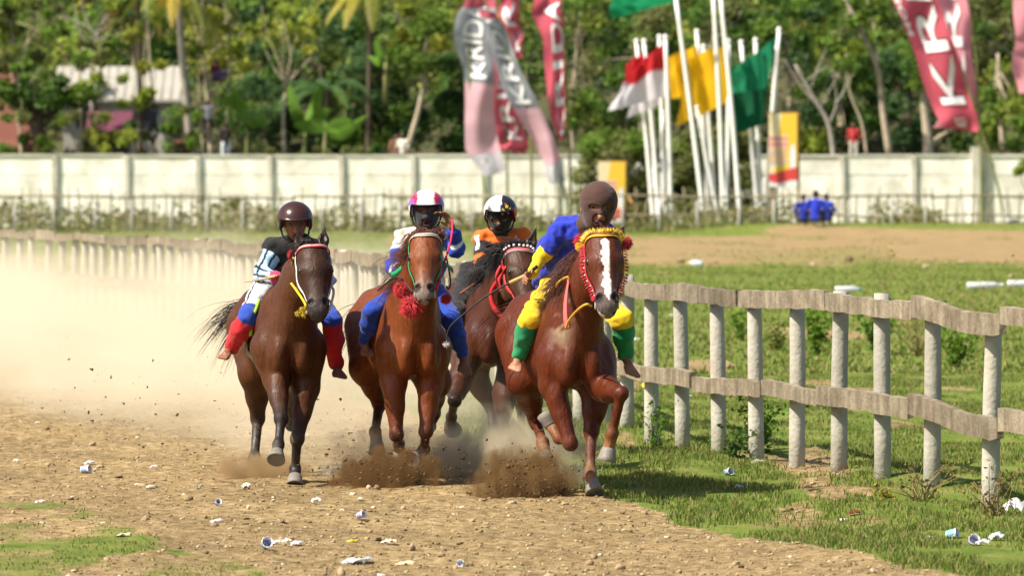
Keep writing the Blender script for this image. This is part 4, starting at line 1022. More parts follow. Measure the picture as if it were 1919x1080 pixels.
def foot(B, ank, toe, up, sc=.8, col=SKIN):
    d = nrm(toe - ank); u = nrm(up - d * np.dot(up, d)); s = np.cross(d, u)
    L = np.linalg.norm(toe - ank)
    B.cap(ank, ank + d * L * .55 - u * .012, .027 * sc, .026 * sc, .02, col); B.ell(ank - d * .03 * sc - u * .022 * sc, (.03 * sc,) * 3, None, .02, col)
    for i in range(5):
        x = (i - 2) * .0145 * sc
        B.cap(ank + d * L * .5 + s * x * .9 - u * .016 * sc, toe + s * x * 1.25 - d * abs(i - .5) * .008 * sc - u * .018 * sc, .0125 * sc, (.0115 if i else .0145) * sc, .008, col)
def face(B, c, fd, up, s, col=SKIN):
    fd = nrm(fd); up = nrm(up - fd * np.dot(up, fd)); r = np.cross(up, fd); R = np.stack([r, fd, up], 1)
    B.ell(c + up * .02 * s, A(.074, .088, .085) * s, R, .02, col)
    B.ell(c - up * .045 * s + fd * .022 * s, A(.055, .062, .062) * s, R, .03, col)
    B.cap(c + fd * .082 * s - up * .005 * s, c + fd * .098 * s - up * .038 * s, .009 * s, .014 * s, .012, col)
    for q in (-1, 1):
        B.ell(c + r * q * .032 * s + fd * .086 * s + up * .004 * s, A(.017, .010, .009) * s, R, .008, col * .55, op=1, cw=1.2)
        B.ell(c + r * q * .076 * s - up * .012 * s, A(.010, .020, .030) * s, R, .008, col)
        B.cap(c + r * q * .014 * s + fd * .080 * s + up * .020 * s, c + r * q * .050 * s + fd * .072 * s + up * .020 * s, .007 * s, .006 * s, .01, col * .6)
    B.ell(c - up * .064 * s + fd * .080 * s, A(.024, .012, .009) * s, R, .008, A(.20, .05, .04))
    B.ell(c - up * .064 * s + fd * .094 * s, A(.018, .006, .002) * s, R, .004, A(.06, .01, .01), op=1, cw=1.1)
    return r, fd, up, R
def helmet_mesh(c, r, fd, up, rx, ry, rz, front=14, side=-32, back=-38):
    V = []; n, m = 16, 40
    for sh, rr in ((1, 1.0), (0, .90)):
        for i in range(n):
            for j in range(m):
                ph = 2 * math.pi * j / m; cf = math.cos(ph)
                e = back + (side - back) * smooth01(-1, -.2, cf) if cf < .25 else side + (front - side) * smooth01(.35, .62, cf)
                el = math.radians(89 - (89 - e) * i / (n - 1))
                bulge = 1 + (.035 if (sh and i == n - 1) else 0)
                V.append(c + rr * bulge * (r * rx * math.cos(el) * math.sin(ph) + fd * ry * math.cos(el) * cf + up * rz * math.sin(el)))
    F = []
    for o in (0, n * m):
        for i in range(n - 1):
            for j in range(m):
                q = (o + i * m + j, o + i * m + (j + 1) % m, o + (i + 1) * m + (j + 1) % m, o + (i + 1) * m + j); F.append(q if o else q[::-1])
    for j in range(m):
        a = (n - 1) * m + j; b = (n - 1) * m + (j + 1) % m; F.append((a, b, b + n * m, a + n * m))
    F.append(tuple(range(m))); F.append(tuple(n * m + k for k in range(m))[::-1])
    return np.array(V), F
def wrinkle(V, F, amt, sc):
    n = np.zeros_like(V); a = V[F[:, 0]]; b = V[F[:, 1]]; c = V[F[:, 2]]
    fn = np.cross(b - a, c - a)
    for k in range(4): np.add.at(n, F[:, k], fn)
    n /= np.linalg.norm(n, axis=1)[:, None] + 1e-12
    w = vnoise(V[:, 0] * sc + V[:, 1] * sc * .7, V[:, 2] * sc * 1.6 + V[:, 1] * sc * .4) + .5 * vnoise(V[:, 2] * sc * 2.3 + 9, V[:, 0] * sc * 2.1 - V[:, 1] * sc)
    return V + n * (w * amt * 2)[:, None]

def build_person(label, base, j, g, group=None, sc=1.0, vox=.0075, cat='person', child=False):
    """j: joints (world points); g: clothing spec. One continuous body, clothing as its children."""
    S = sc; SH = g.get('hsc', 1.0) * S; B = Body(); sk = np.array(g.get('skin', SKIN))
    pel, che, nec, hd = j['pelvis'], j['chest'], j['neck'], j['head']
    fd = nrm(j.get('face', A(0, -1, 0))); hup = nrm(j.get('up', A(0, 0, 1)))
    seg = {}
    def cap(key, a, b, ra, rb, k=.025):
        seg.setdefault(key, []).append((np.asarray(a), np.asarray(b), ra * S, rb * S, k)); B.cap(a, b, ra * S, rb * S, k, sk)
    sh = nrm(j['lsh'] - j['rsh'])
    fl = (nrm(np.cross(nec - pel, sh)), .72)
    def flatcap(key, a, b, ra, rb, k=.03):
        seg.setdefault(key, []).append((np.asarray(a), np.asarray(b), ra * S, rb * S, k, fl)); B.cap(a, b, ra * S, rb * S, k, sk, flat=fl)
    flatcap('torso', pel, che, .110, .118); flatcap('torso', che, nec - (nec - che) * .25, .118, .085)
    cap('torso', j['rsh'], j['lsh'], .046, .046); cap('neck', nec, hd - hup * .05 * S, .040, .036)
    for s in 'rl':
        cap('uarm_' + s, j[s + 'sh'], j[s + 'el'], .042, .033); cap('farm_' + s, j[s + 'el'], j[s + 'wr'], .033, .022)
        cap('thigh_' + s, j[s + 'hip'], j[s + 'kn'], .072, .048); cap('shank_' + s, j[s + 'kn'], j[s + 'kn'] + (j[s + 'an'] - j[s + 'kn']) * .4, .048, .045); cap('shank_' + s, j[s + 'kn'] + (j[s + 'an'] - j[s + 'kn']) * .4, j[s + 'an'], .045, .028)
        hd_ = j.get(s + 'hd'); hn = j.get(s + 'hn', A(0, -.3, -1)); hdv = nrm(j[s + 'wr'] - j[s + 'el']) if hd_ is None else hd_
        if not g.get('simple'): hand(B, j[s + 'wr'], hdv, hn, .82 * S, g.get('curl', 1.0), sk * .95, 1 if s == 'l' else -1)
        else: B.ell(j[s + 'wr'] + hdv * .05 * S, (.04 * S,) * 3, None, .02, sk)
        if s + 'toe' in j:
            if g.get('simple'): B.cap(j[s + 'an'], j[s + 'toe'], .035 * S, .03 * S, .02, sk * .5)
            else: foot(B, j[s + 'an'], j[s + 'toe'], j.get(s + 'tu', A(0, 0, 1)), .95 * S, sk)
    r, fd, hup, HR = face(B, hd, fd, hup, SH, sk)
    if g.get('hair') is not None: B.ell(hd + hup * .035 * SH - fd * .014 * SH, A(.081, .088, .082) * SH, HR, .01, np.array(g['hair']), cw=2.5)
    V, F = B.mesh(vox); V = relax(V, F, 1, .5)
    body = root_mesh('person', V, F, [M_skin], base, cols=B.colors(V, 90), label=label, cat=cat, group=group)
    # garments
    for name, parts, infl, col, wr in g['wear']:
        G = Body()
        for key, t0, t1 in parts:
            L = seg[key]; tot = sum(np.linalg.norm(q[1] - q[0]) for q in L); acc = 0
            for q in L:
                ln = np.linalg.norm(q[1] - q[0]); u0, u1 = max(0, (t0 * tot - acc) / ln), min(1, (t1 * tot - acc) / ln); acc += ln
                if u1 <= u0: continue
                G.cap(q[0] + (q[1] - q[0]) * u0, q[0] + (q[1] - q[0]) * u1, q[2] + (q[3] - q[2]) * u0 + infl, q[2] + (q[3] - q[2]) * u1 + infl, q[4], (1, 1, 1), flat=q[5] if len(q) > 5 else None)
        Vg, Fg = G.mesh(vox); Vg = relax(Vg, Fg, 1, .5)
        if wr: Vg = wrinkle(Vg, Fg, wr * 1.9, 17)
        Cg = col(Vg, seg) if callable(col) else np.tile(np.array(col, float), (len(Vg), 1))
        root_mesh(name, Vg, Fg, [M_dyed], base, body, cols=Cg)
    if g.get('mask') is not None:
        G = Body()
        G.ell(hd + hup * .022 * SH - fd * .004 * SH, A(.092, .100, .098) * SH, HR, .02); G.ell(hd - hup * .045 * SH + fd * .020 * SH, A(.066, .074, .072) * SH, HR, .03)
        G.cap(hd - hup * .05 * SH - fd * .01 * SH, nec, .058 * SH, .055 * SH, .03)
        G.cap(hd + fd * .084 * SH - hup * .004 * SH, hd + fd * .100 * SH - hup * .034 * SH, .012 * SH, .016 * SH, .012)
        for q in g.get('holes', ((-.033, .006, .022, .013), (.033, .006, .022, .013), (0, -.062, .026, .014))):
            G.ell(hd + r * q[0] * SH + hup * q[1] * SH + fd * .10 * SH, A(q[2], .05, q[3]) * SH, HR, .006, op=1)
        Vg, Fg = G.mesh(.006); Vg = relax(Vg, Fg, 1, .5); Vg = wrinkle(Vg, Fg, .0015, 30)
        root_mesh('balaclava', Vg, Fg, [M_dyed], base, body, cols=np.tile(np.array(g['mask'], float), (len(Vg), 1)))
    if not g.get('simple'):
        for q in (-1, 1):
            e = hd + r * q * .032 * SH + fd * .0665 * SH + hup * .004 * SH
            Vv, Ff = lathe([(.0115 * SH * math.sin(t), -.0115 * SH * math.cos(t)) for t in np.linspace(.05, 3.09, 8)], 12, e, basis(fd))
            c = np.tile(A(.17, .14, .12), (len(Vv), 1)); c[((Vv - e) @ fd) > .0035 * SH] = (.02, .01, .006)
            root_mesh('eye', Vv, Ff, [M_skin], base, body, cols=c)
    if g.get('helmet'):
        hm = g['helmet']
        Vv, Ff = helmet_mesh(hd + hup * .018 * SH, r, fd, hup, .108 * SH, .122 * SH, .104 * SH, hm.get('front', 16))
        q = (Vv - hd - hup * .018 * SH) @ np.stack([r, fd, hup], 1) / SH
        ho = root_mesh('helmet', Vv, Ff, [M_shell], base, body, cols=hm['col'](q))
        rim = Vv[15 * 40:16 * 40]; V_, F_ = tube(np.vstack([rim, rim[:1]]), .006 * SH, 6, False)
        root_mesh('helmet_rim', V_, F_, [cm(hm.get('rim', BLACK), .4, 'trim')], base, ho)
        cs = [hd + r * .09 * SH - hup * .02 * SH, hd + r * .07 * SH - hup * .09 * SH + fd * .03 * SH, hd - hup * .118 * SH + fd * .05 * SH, hd - r * .07 * SH - hup * .09 * SH + fd * .03 * SH, hd - r * .09 * SH - hup * .02 * SH]
        V_, F_ = tube(spline(cs, 18), .006 * SH, 6); root_mesh('chin_strap', V_, F_, [cm(BLACK, .6, 'trim')], base, ho)
        for (px, pz, rad, c) in hm.get('stars', ()):
            d = nrm(r * px + hup * pz + fd * math.sqrt(max(.05, 1 - px * px - pz * pz)))
            k = 1 / math.sqrt((d @ r / .1095) ** 2 + (d @ fd / .1237) ** 2 + (d @ hup / .1055) ** 2) * SH
            p = hd + hup * .018 * SH + d * (k + .0015); Rb = basis(d, r)
            pts = [p + Rb[:, 0] * rad * SH * (1 if i % 2 == 0 else .45) * math.cos(math.pi / 2 + i * math.pi / 5) + Rb[:, 1] * rad * SH * (1 if i % 2 == 0 else .45) * math.sin(math.pi / 2 + i * math.pi / 5) for i in range(10)]
            pts = np.array(pts + [x - d * .003 for x in pts])
            root_mesh('star_decal', pts, [tuple(range(10))] + [(i, i + 10, (i + 1) % 10 + 10, (i + 1) % 10) for i in range(10)], [cm(c, .4, 'decal')], base, ho, smooth=False)
    return body, B

def jock(h, d):
    """joints from photograph pixels and metres ahead of the horse's withers"""
    out = {}
    for k, v in d.items():
        out[k] = h['J'](v) if (isinstance(v, tuple)) else np.asarray(v, float)
    B = h['B']
    for k, r in (('kn', .045), ('an', .034), ('toe', .03), ('hip', -.02)):     # legs lie on the horse, not in it
        for s in 'rl':
            p = out[s + k]
            for _ in range(12):
                v = B.value(p[None])[0]
                if v >= r: break
                g = B.grad(p[None])[0]; g = nrm(A(g[0] + (.35 if s == 'l' else -.35), min(g[1], 0) * .6, g[2] * .2)); p = p + g * (r - v) * .8
            out[s + k] = p
    m = B.value(((out['rhip'] + out['lhip']) / 2 - A(0, 0, .075))[None])[0]
    for k in ('pelvis', 'rhip', 'lhip'): out[k] = out[k] + A(0, 0, max(0, min(.12, -m)))
    return out
def limb_coord(V, a, b, ref):
    ax = nrm(b - a); t = (V - a) @ ax / np.linalg.norm(b - a); q = V - a - ((V - a) @ ax)[:, None] * ax
    rf = nrm(ref - ax * np.dot(ref, ax)); sd = np.cross(ax, rf)
    return t, np.arctan2(q @ sd, q @ rf), np.linalg.norm(q, axis=1)

# rider of the dark bay horse: brown helmet, black vest over light blue sleeves, red leg warmers
def c1(V, seg):
    c = np.tile(A(.38, .58, .75), (len(V), 1))
    for s in 'r', 'l':
        for key in ('uarm_' + s, 'farm_' + s):
            q = seg[key][0]; t, an, rr = limb_coord(V, q[0], q[1], A(-.6, -1, 0))
            st = (rr < .075) & (t > -.05) & (t < 1.1) & ((np.abs(an) < .16) | (np.abs(np.abs(an) - .9) < .15)); c[st] = (.01, .012, .03)
        q = seg['farm_' + s][0]; t, an, rr = limb_coord(V, q[0], q[1], A(0, -1, 0)); c[(t > .84) & (rr < .06)] = (.5, .04, .12)
    return c
def c1t(V, seg):
    c = np.tile(A(.70, .68, .72), (len(V), 1))
    for s in 'r', 'l':
        q = seg['thigh_' + s][0]; t, an, rr = limb_coord(V, q[0], q[1], A(-1 if s == 'r' else 1, -.4, 0))
        c[(np.abs(an) < .30)] = (.02, .08, .40); c[(np.abs(an - .75) < .13) | (np.abs(an + .75) < .13)] = (.03, .03, .05); c[(t > .84)] = (.02, .06, .38)
    return c
R1j = jock(H1, dict(pelvis=(545, 560, -.60), chest=(552, 505, -.42), neck=(556, 448, -.26), head=(553, 415, -.17), rsh=(513, 466, -.30), lsh=(592, 468, -.32),
    rel=(490, 515, -.26), rwr=(522, 522, -.02), lel=(612, 525, -.25), lwr=(596, 528, .05), rhip=(520, 562, -.55), lhip=(574, 564, -.55),
    rkn=(476, 596, -.20), ran=(432, 654, -.32), rtoe=(414, 668, -.22), lkn=(622, 600, -.20), lan=(629, 684, -.32), ltoe=(638, 704, -.20),
    face=A(.12, -1, -.25), up=A(0, -.2, 1), rhn=A(.2, -.2, -1), lhn=A(-.2, -.2, -1), rhd=A(1, -.5, .05), rtu=A(-.3, -.4, 1), ltu=A(.2, -.7, 1)))
P1, _ = build_person('young rider in brown helmet, black vest, light blue sleeves and red leg warmers', H1['base'], R1j, dict(
    wear=[('shirt', [('uarm_r', 0, 1), ('farm_r', 0, .92), ('uarm_l', 0, 1), ('farm_l', 0, .92), ('torso', 0, 1)], .018, c1, .004),
          ('vest', [('torso', 0, 1)], .026, (.010, .010, .011), .004),
          ('trousers', [('thigh_r', 0, 1), ('thigh_l', 0, 1), ('shank_r', 0, .25), ('shank_l', 0, .25)], .010, c1t, .003),
          ('leg_warmer', [('shank_r', .08, .98)], .017, (.52, .012, .018), .004), ('leg_warmer', [('shank_l', .08, .98)], .017, (.52, .012, .018), .004)],
    mask=None, helmet=dict(col=lambda q: np.tile(A(.045, .016, .012), (len(q), 1)), rim=(.02, .01, .008), front=10)), group='young jockeys')
# rider of the bright bay: red and white helmet, blue and cream jacket
def c2(V, seg):
    c = np.tile(A(.012, .055, .42), (len(V), 1))
    for s in 'r', 'l':
        q = seg['uarm_' + s][0]; t, an, rr = limb_coord(V, q[0], q[1], A(0, -1, 0))
        c[(t < .32) & (rr < .1)] = (.62, .54, .45); c[(np.abs(t - .42) < .07) & (rr < .08)] = (.72, .72, .74)
        q = seg['farm_' + s][0]; t, an, rr = limb_coord(V, q[0], q[1], A(0, -1, 0)); c[(np.abs(t - .30) < .07) & (rr < .06)] = (.72, .72, .74)
    q = seg['torso'][1]; t, an, rr = limb_coord(V, q[0], q[1], A(0, -1, 0)); c[(t > .35) & (rr < .16)] = (.62, .54, .45)
    return c
R2j = jock(H2, dict(pelvis=(785, 555, -.58), chest=(792, 500, -.42), neck=(797, 432, -.26), head=(799, 393, -.18), rsh=(757, 446, -.30), lsh=(838, 448, -.30),
    rel=(736, 500, -.22), rwr=(764, 520, .02), lel=(857, 468, -.10), lwr=(846, 425, .02), rhip=(757, 560, -.52), lhip=(815, 560, -.52),
    rkn=(716, 585, -.18), ran=(694, 640, -.30), rtoe=(690, 668, -.25), lkn=(846, 600, -.16), lan=(868, 666, -.28), ltoe=(872, 698, -.18),
    face=A(0, -1, -.12), up=A(0, -.1, 1), lhd=A(-.45, 0, 1), lhn=A(-.8, -.5, -.3), rhn=A(.3, -.2, -1), rtu=A(-.2, -.6, 1), ltu=A(.2, -.8, .8)))
def hc2(q):
    c = np.tile(A(.50, .015, .06), (len(q), 1)); c[np.abs(q[:, 0]) < .048] = (.78, .76, .76)
    m = (np.abs(q[:, 0]) > .072) & (q[:, 2] > .012) & (q[:, 2] < .05) & (q[:, 1] > -.01); c[m] = (.22, .10, .42)
    m = (q[:, 2] < .006) & (np.abs(q[:, 0]) > .048); c[m] = (.72, .70, .70); return c
P2, _ = build_person('young rider in red and white striped helmet and blue suit, hand raised', H2['base'], R2j, dict(
    wear=[('jacket', [('uarm_r', 0, 1), ('farm_r', 0, .95), ('uarm_l', 0, 1), ('farm_l', 0, .72), ('torso', 0, 1)], .014, c2, .005),
          ('trousers', [('thigh_r', 0, 1), ('thigh_l', 0, 1), ('shank_r', 0, .97), ('shank_l', 0, .93)], .010, (.012, .05, .36), .004)],
    mask=(.030, .031, .034), holes=((-.030, .006, .034, .018), (.034, .006, .028, .016), (.004, -.060, .030, .015)),
    helmet=dict(col=hc2, rim=(.012, .012, .014), front=12)), group='young jockeys')
# rider of the brown horse: white and black helmet with stars, orange jacket
def c3(V, seg):
    c = np.tile(A(.70, .13, .012), (len(V), 1))
    for s in 'r', 'l':
        for key in ('uarm_' + s,):
            q = seg[key][0]; t, an, rr = limb_coord(V, q[0], q[1], A(-.5, -1, 0))
            c[(t > .25) & (t < .75) & (np.abs(an) < 1.6) & (rr < .08)] = (.02, .02, .022); c[(np.abs(an - .2) < .28) & (t > .05) & (t < .62) & (rr < .08)] = (.72, .70, .68)
        q = seg['farm_' + s][0]; t, an, rr = limb_coord(V, q[0], q[1], A(-.5, -1, 0)); c[(t > .1) & (t < .45) & (rr < .07)] = (.02, .02, .022)
    return c
R3j = jock(H3, dict(pelvis=(930, 560, -.60), chest=(934, 505, -.42), neck=(938, 437, -.26), head=(938, 401, -.18), rsh=(906, 447, -.30), lsh=(978, 445, -.32),
    rel=(902, 492, -.22), rwr=(926, 508, .04), lel=(995, 500, -.2), lwr=(980, 520, .05), rhip=(905, 560, -.52), lhip=(955, 562, -.52),
    rkn=(890, 590, -.16), ran=(882, 645, -.28), rtoe=(880, 678, -.20), lkn=(985, 600, -.16), lan=(1000, 660, -.28), ltoe=(1004, 688, -.2),
    face=A(-.10, -1, -.35), up=A(0, -.25, 1), rhn=A(.3, -.2, -1), lhn=A(-.3, -.2, -1), rhd=A(1, -.5, .1), rtu=A(-.2, -.8, .8), ltu=A(.2, -.8, .8)))
def hc3(q):
    c = np.tile(A(.76, .75, .77), (len(q), 1)); c[q[:, 0] > .012] = (.018, .016, .018); c[(q[:, 0] > .05) & (q[:, 2] < .03)] = (.55, .03, .03)
    m = (np.abs(q[:, 0] + .058) < .016) & (np.abs(q[:, 2] - .05) < .020) & (q[:, 0] * .8 + q[:, 2] < .012); c[m] = (.03, .03, .03); return c
P3, _ = build_person('young rider in white and black helmet with stars, black mask and orange jacket', H3['base'], R3j, dict(
    wear=[('jacket', [('uarm_r', 0, 1), ('farm_r', 0, .95), ('uarm_l', 0, 1), ('farm_l', 0, .95), ('torso', 0, 1)], .015, c3, .005),
          ('trousers', [('thigh_r', 0, 1), ('thigh_l', 0, 1), ('shank_r', 0, .96), ('shank_l', 0, .96)], .010, (.010, .010, .012), .004)],
    mask=(.010, .010, .011), holes=((-.026, -.022, .030, .014), (.040, -.016, .024, .012), (0, -.072, .022, .010)),
    helmet=dict(col=hc3, rim=(.012, .012, .014), front=20, stars=((.42, .55, .016, (.80, .62, .04)), (.10 + .12, .42, .010, (.75, .6, .08)), (.30, .32, .010, (.7, .6, .1)), (.20, .20, .011, (.65, .05, .25)), (.50, .22, .009, (.65, .08, .25)), (.34, .68, .008, (.65, .10, .25)), (.60, .42, .008, (.75, .6, .1))))), group='young jockeys')
# rider of the chestnut: brown balaclava, blue tabard over yellow, green socks
def c4(V, seg): return np.tile(A(.78, .52, .012), (len(V), 1))
R4j = jock(H4, dict(pelvis=(1040, 540, -.62), chest=(1054, 474, -.46), neck=(1100, 420, -.20), head=(1121, 386, -.10), rsh=(1056, 430, -.28), lsh=(1136, 440, -.22),
    rel=(1016, 480, -.36), rwr=(997, 514, -.22), lel=(1160, 495, -.15), lwr=(1140, 520, .05), rhip=(1036, 552, -.55), lhip=(1086, 555, -.55),
    rkn=(1017, 598, -.18), ran=(996, 668, -.32), rtoe=(962, 692, -.22), lkn=(1166, 600, -.18), lan=(1172, 668, -.32), ltoe=(1190, 702, -.22),
    face=A(.14, -1, -.16), up=A(.10, -.16, 1), rhd=A(-.5, -.6, -.15), rhn=A(.8, -.4, -.5), lhn=A(-.2, -.2, -1), rtu=A(-.1, -.5, 1), ltu=A(.4, -.5, 1)))
P4, _ = build_person('young rider in plain brown balaclava, blue tabard, yellow suit and green socks', H4['base'], R4j, dict(
    wear=[('suit', [('uarm_r', 0, 1), ('farm_r', 0, .97), ('uarm_l', 0, 1), ('farm_l', 0, .97), ('torso', 0, 1), ('thigh_r', 0, 1), ('thigh_l', 0, 1), ('shank_r', 0, .3), ('shank_l', 0, .3)], .011, c4, .005),
          ('tabard', [('torso', 0, 1), ('uarm_r', 0, .55)], .024, (.012, .03, .42), .007),
          ('sock', [('shank_r', .12, .93)], .016, (.010, .24, .085), .003), ('sock', [('shank_l', .12, .93)], .016, (.010, .24, .085), .003)],
    skin=(.30, .14, .08), mask=(.066, .029, .022), hsc=1.2, holes=((-.034, .003, .028, .0145), (.034, .003, .028, .0145), (0, -.052, .035, .028))), group='young jockeys')

# reins, ropes, cloths
Hh = lambda h, *p: h['H'](*p)
def rein(h, c, start, pts, r=.008, name='rein'): return rope(h, name, [start] + [h['J'](p) for p in pts], r, c)
r_ = rein(H1, (.62, .42, .02), H1['H'](.44, -.065, -.03), [(572, 570, .80), (556, 545, .62), (541, 525, .30), (535, 516, .10)], .0075)
for k_, q_ in enumerate(((566, 580, .80), (558, 588, .78), (570, 589, .80))): pompom(H1['J'](q_), .028, cm((.68, .46, .02), .8), H1['base'], r_, 'rope_knot', 60)
rein(H1, (.62, .42, .02), H1['H'](.03, -.1, -.05), [(549, 480, .45), (547, 500, .38), (541, 517, .12)], .007, 'throat_rope')
rein(H1, (.62, .58, .55), H1['H'](.44, .065, -.03), [(625, 545, .55), (610, 528, .15)], .008)
strap_on(H1, 'saddle_cloth', [H1['Q'](-.25, -.30, 1.16), H1['Q'](-.28, -.34, 1.02), H1['Q'](-.30, -.36, .90)], .20, (.30, .50, .02), .012, .012)
strap_on(H1, 'girth_strap', [H1['Q'](-.38, -.30, 1.10), H1['Q'](-.36, -.36, .92), H1['Q'](-.30, -.30, .74), H1['Q'](-.26, -.15, .62)], .035, (.35, .30, .20), .006, .006)
rein(H2, (.62, .03, .08), H2['H'](.40, .07, -.03), [(834, 488, .45), (845, 450, .30), (848, 420, .12), (846, 412, .06)], .0065)
rein(H2, (.62, .03, .08), H2['H'](.02, .1, -.04), [(822, 455, .30), (830, 432, .1)], .007)
strap_on(H2, 'head_rope', [H2['J']((752, 503, .56)), H2['J']((742, 512, .50)), H2['J']((734, 515, .45))], .03, (.012, .25, .09), .006, proj=False)
strap_on(H2, 'head_rope', [H2['J']((834, 495, .56)), H2['J']((844, 503, .52)), H2['J']((848, 508, .48))], .026, (.012, .25, .09), .006, proj=False)
rein(H2, (.05, .03, .02), H2['H'](.42, -.07, -.03), [(748, 520, .40), (728, 528, .20), (708, 545, -.1)], .006)
rein(H2, (.02, .02, .02), H2['J']((836, 480, .40)), [(842, 510, .42), (844, 532, .42), (840, 542, .40), (836, 536, .40)], .005, 'loose_strap')
for q_ in (((955, 500, .60), (925, 540, .42), (922, 565, .40), (936, 590, .42), (960, 604, .44)), ((955, 548, .62), (975, 540, .60), (1005, 533, .55))):
    rope(H3, 'neck_rope', [H3['J'](p) for p in q_], .016, (.55, .02, .03))
for q_ in (((948, 500, .62), (936, 525, .58), (945, 555, .56)), ((938, 500, .62), (930, 520, .55), (935, 540, .52), (945, 552, .55))):
    strap_on(H3, 'loose_strap', [H3['J'](p) for p in q_], .028, (.60, .05, .05), .006, proj=False)
rein(H4, (.62, .34, .04), H4['H'](.445, -.075, -.03), [(1098, 571, .80), (1082, 582, .70), (1067, 600, .55), (1060, 617, .45)], .007)
strap_on(H4, 'throat_strap', [H4['J']((1068, 518, .30)), H4['J']((1062, 550, .38)), H4['J']((1060, 590, .42)), H4['J']((1064, 617, .44))], .030, (.62, .12, .12), .007, proj=False)
rein(H4, (.62, .34, .04), H4['J']((1072, 522, .32)), [(1062, 520, .30), (1048, 528, .25), (1042, 538, .2)], .0075, 'knotted_rein')
pompom(H4['J']((1068, 524, .33)), .03, cm((.55, .40, .10), .8), H4['base'], H4['body'], 'rope_knot', 60)
# whips
M_cane = mat('cane', (.50, .32, .12), rough=.6, noise=(30, .5, 'dark'))
def whip(label, h, pts, grip, colors, tassel=None):
    P = [h['J'](p) for p in pts]; base = P[0]
    sp = spline(P, 30); k = int(30 * grip)
    V_, F_ = tube(sp, np.linspace(.0075, .0035, 30), 8)
    o = root_mesh('whip', V_, F_, [cm(colors[0], .5, 'stick')], base, label=label, cat='whip', group='riding whips')
    V_, F_ = tube(sp[k:k + 7], .0105, 8); root_mesh('cane_section', V_, F_, [M_cane], base, o)
    V_, F_ = tube(sp[:max(2, k)], .0115, 8); root_mesh('grip', V_, F_, [cm(colors[1], .6, 'stick')], base, o)
    if tassel: pompom(sp[-1], .028, cm(tassel, .8), base, o, 'tassel', 60)
whip('long dark whip with a white tassel in the hand of the yellow-sleeved rider', H4, [(1006, 500, -.15), (985, 516, -.20), (950, 533, -.25), (905, 560, -.30), (868, 590, -.33), (842, 615, -.35), (836, 645, -.35)], .12, ((.02, .018, .016), (.015, .013, .012)), (.75, .74, .72))
whip('short cane whip held by the rider in the orange jacket', H3, [(932, 502, .06), (918, 514, .05), (900, 524, .02), (880, 538, 0), (862, 550, -.02)], .14, ((.45, .10, .03), (.05, .02, .02)))
whip('thin cane whip held against the light blue sleeve of the rider in brown helmet', H1, [(533, 514, .02), (508, 520, 0), (485, 525, -.03), (458, 529, -.06)], .2, ((.42, .30, .16), (.35, .02, .03)))
# ------------------------------------------------------------------ flags on white poles
M_wpole = mat('white_pole', (.86, .85, .82), rough=.5, noise=(2, .25, (.7, .68, .62)))
M_flag = mat('flag_cloth', col_attr=True, rough=.8, trans=.45, noise=(2.0, .15, 'dark'))
M_bamboo = mat('green_bamboo', (.16, .20, .06), rough=.6, noise=(1.5, .5, (.25, .2, .1)))
def cloth(corners, D, nu, nv, colf, ripple, freq, depth=0.0, seed=0):
    """hanging cloth: corners tl, tr, br, bl in photograph pixels; rippled in depth"""
    tl, tr, br, bl = [np.array(c, float) for c in corners]; V = []; C = []; rg = np.random.default_rng(seed); ph = rg.random(3) * 6.28
    for j in range(nv + 1):
        for i in range(nu + 1):
            u, v = i / nu, j / nv; p = (tl * (1 - u) + tr * u) * (1 - v) + (bl * (1 - u) + br * u) * v
            p = p + A(math.sin(v * 9 + ph[0] + u * 4) * 3.0 * (1 - u), math.sin(u * 8 + ph[1]) * 4.5 * math.sin(math.pi * min(1, v + .15)))
            q = W(p[0], p[1], D + depth + ripple * (math.sin(freq * (1 - u) * 6.28 + v * 2.5 + ph[2]) + .5 * math.sin(freq * 2.3 * u * 6.28 - v * 5)) * (1 - u * .6)); V.append(q); C.append(colf(u, v))
    V = np.array(V); F = [(j * (nu + 1) + i, j * (nu + 1) + i + 1, (j + 1) * (nu + 1) + i + 1, (j + 1) * (nu + 1) + i) for j in range(nv) for i in range(nu)]
    return V, F, np.array(C)
def flag(label, D, b, t, corners=None, colf=None, r=.088, group='flags on white poles', seed=0):
    B0, T0 = W(b[0], b[1], D), W(t[0], t[1], D); base = B0.copy(); base[2] = float(ground_z(base[0], D)) - .1
    root = empty('flag', base, label, 'flag', group)
    V_, F_ = tube(spline([base, B0 * .5 + T0 * .5 + A(random.uniform(-.05, .05), 0, 0), T0], 10), np.linspace(r, r * .8, 10), 8); root_mesh('pole', V_, F_, [M_wpole], base, root)
    V_, F_ = lathe([(r * .8, 0), (r * 1.15, .04), (r * 1.0, .12), (r * .3, .16)], 8, T0); root_mesh('finial', V_, F_, [M_wpole], base, root)
    if corners:
        V_, F_, C_ = cloth(corners, D, 22, 14, colf, .22, 1.4, 0, seed); root_mesh('cloth', V_, F_, [M_flag], base, root, C_)
RW = lambda u, v: (.55, .022, .03) if v < .47 else (.76, .72, .78)
YE = lambda u, v: (.88, .52, .012)
GR = lambda u, v: (.012, .22, .10)
GD = lambda u, v: (.008, .12, .055)
flag('foremost red and white flag, its cloth blown furthest out', 200, (1258, 432), (1247, 72), [(1200, 118), (1247, 78), (1249, 180), (1140, 208)], RW, seed=1)
flag('red and white flag just behind the foremost, drooping', 201.5, (1248, 432), (1236, 72), [(1188, 130), (1236, 84), (1240, 195), (1176, 222)], RW, seed=2)
flag('red and white flag on the third pole from the right of its cluster', 202.5, (1237, 432), (1207, 80), [(1180, 120), (1208, 95), (1215, 180), (1172, 200)], RW, seed=3)
flag('red and white flag at the outer left of its cluster', 203, (1226, 432), (1193, 80), [(1172, 125), (1194, 95), (1203, 180), (1160, 205)], RW, seed=4)
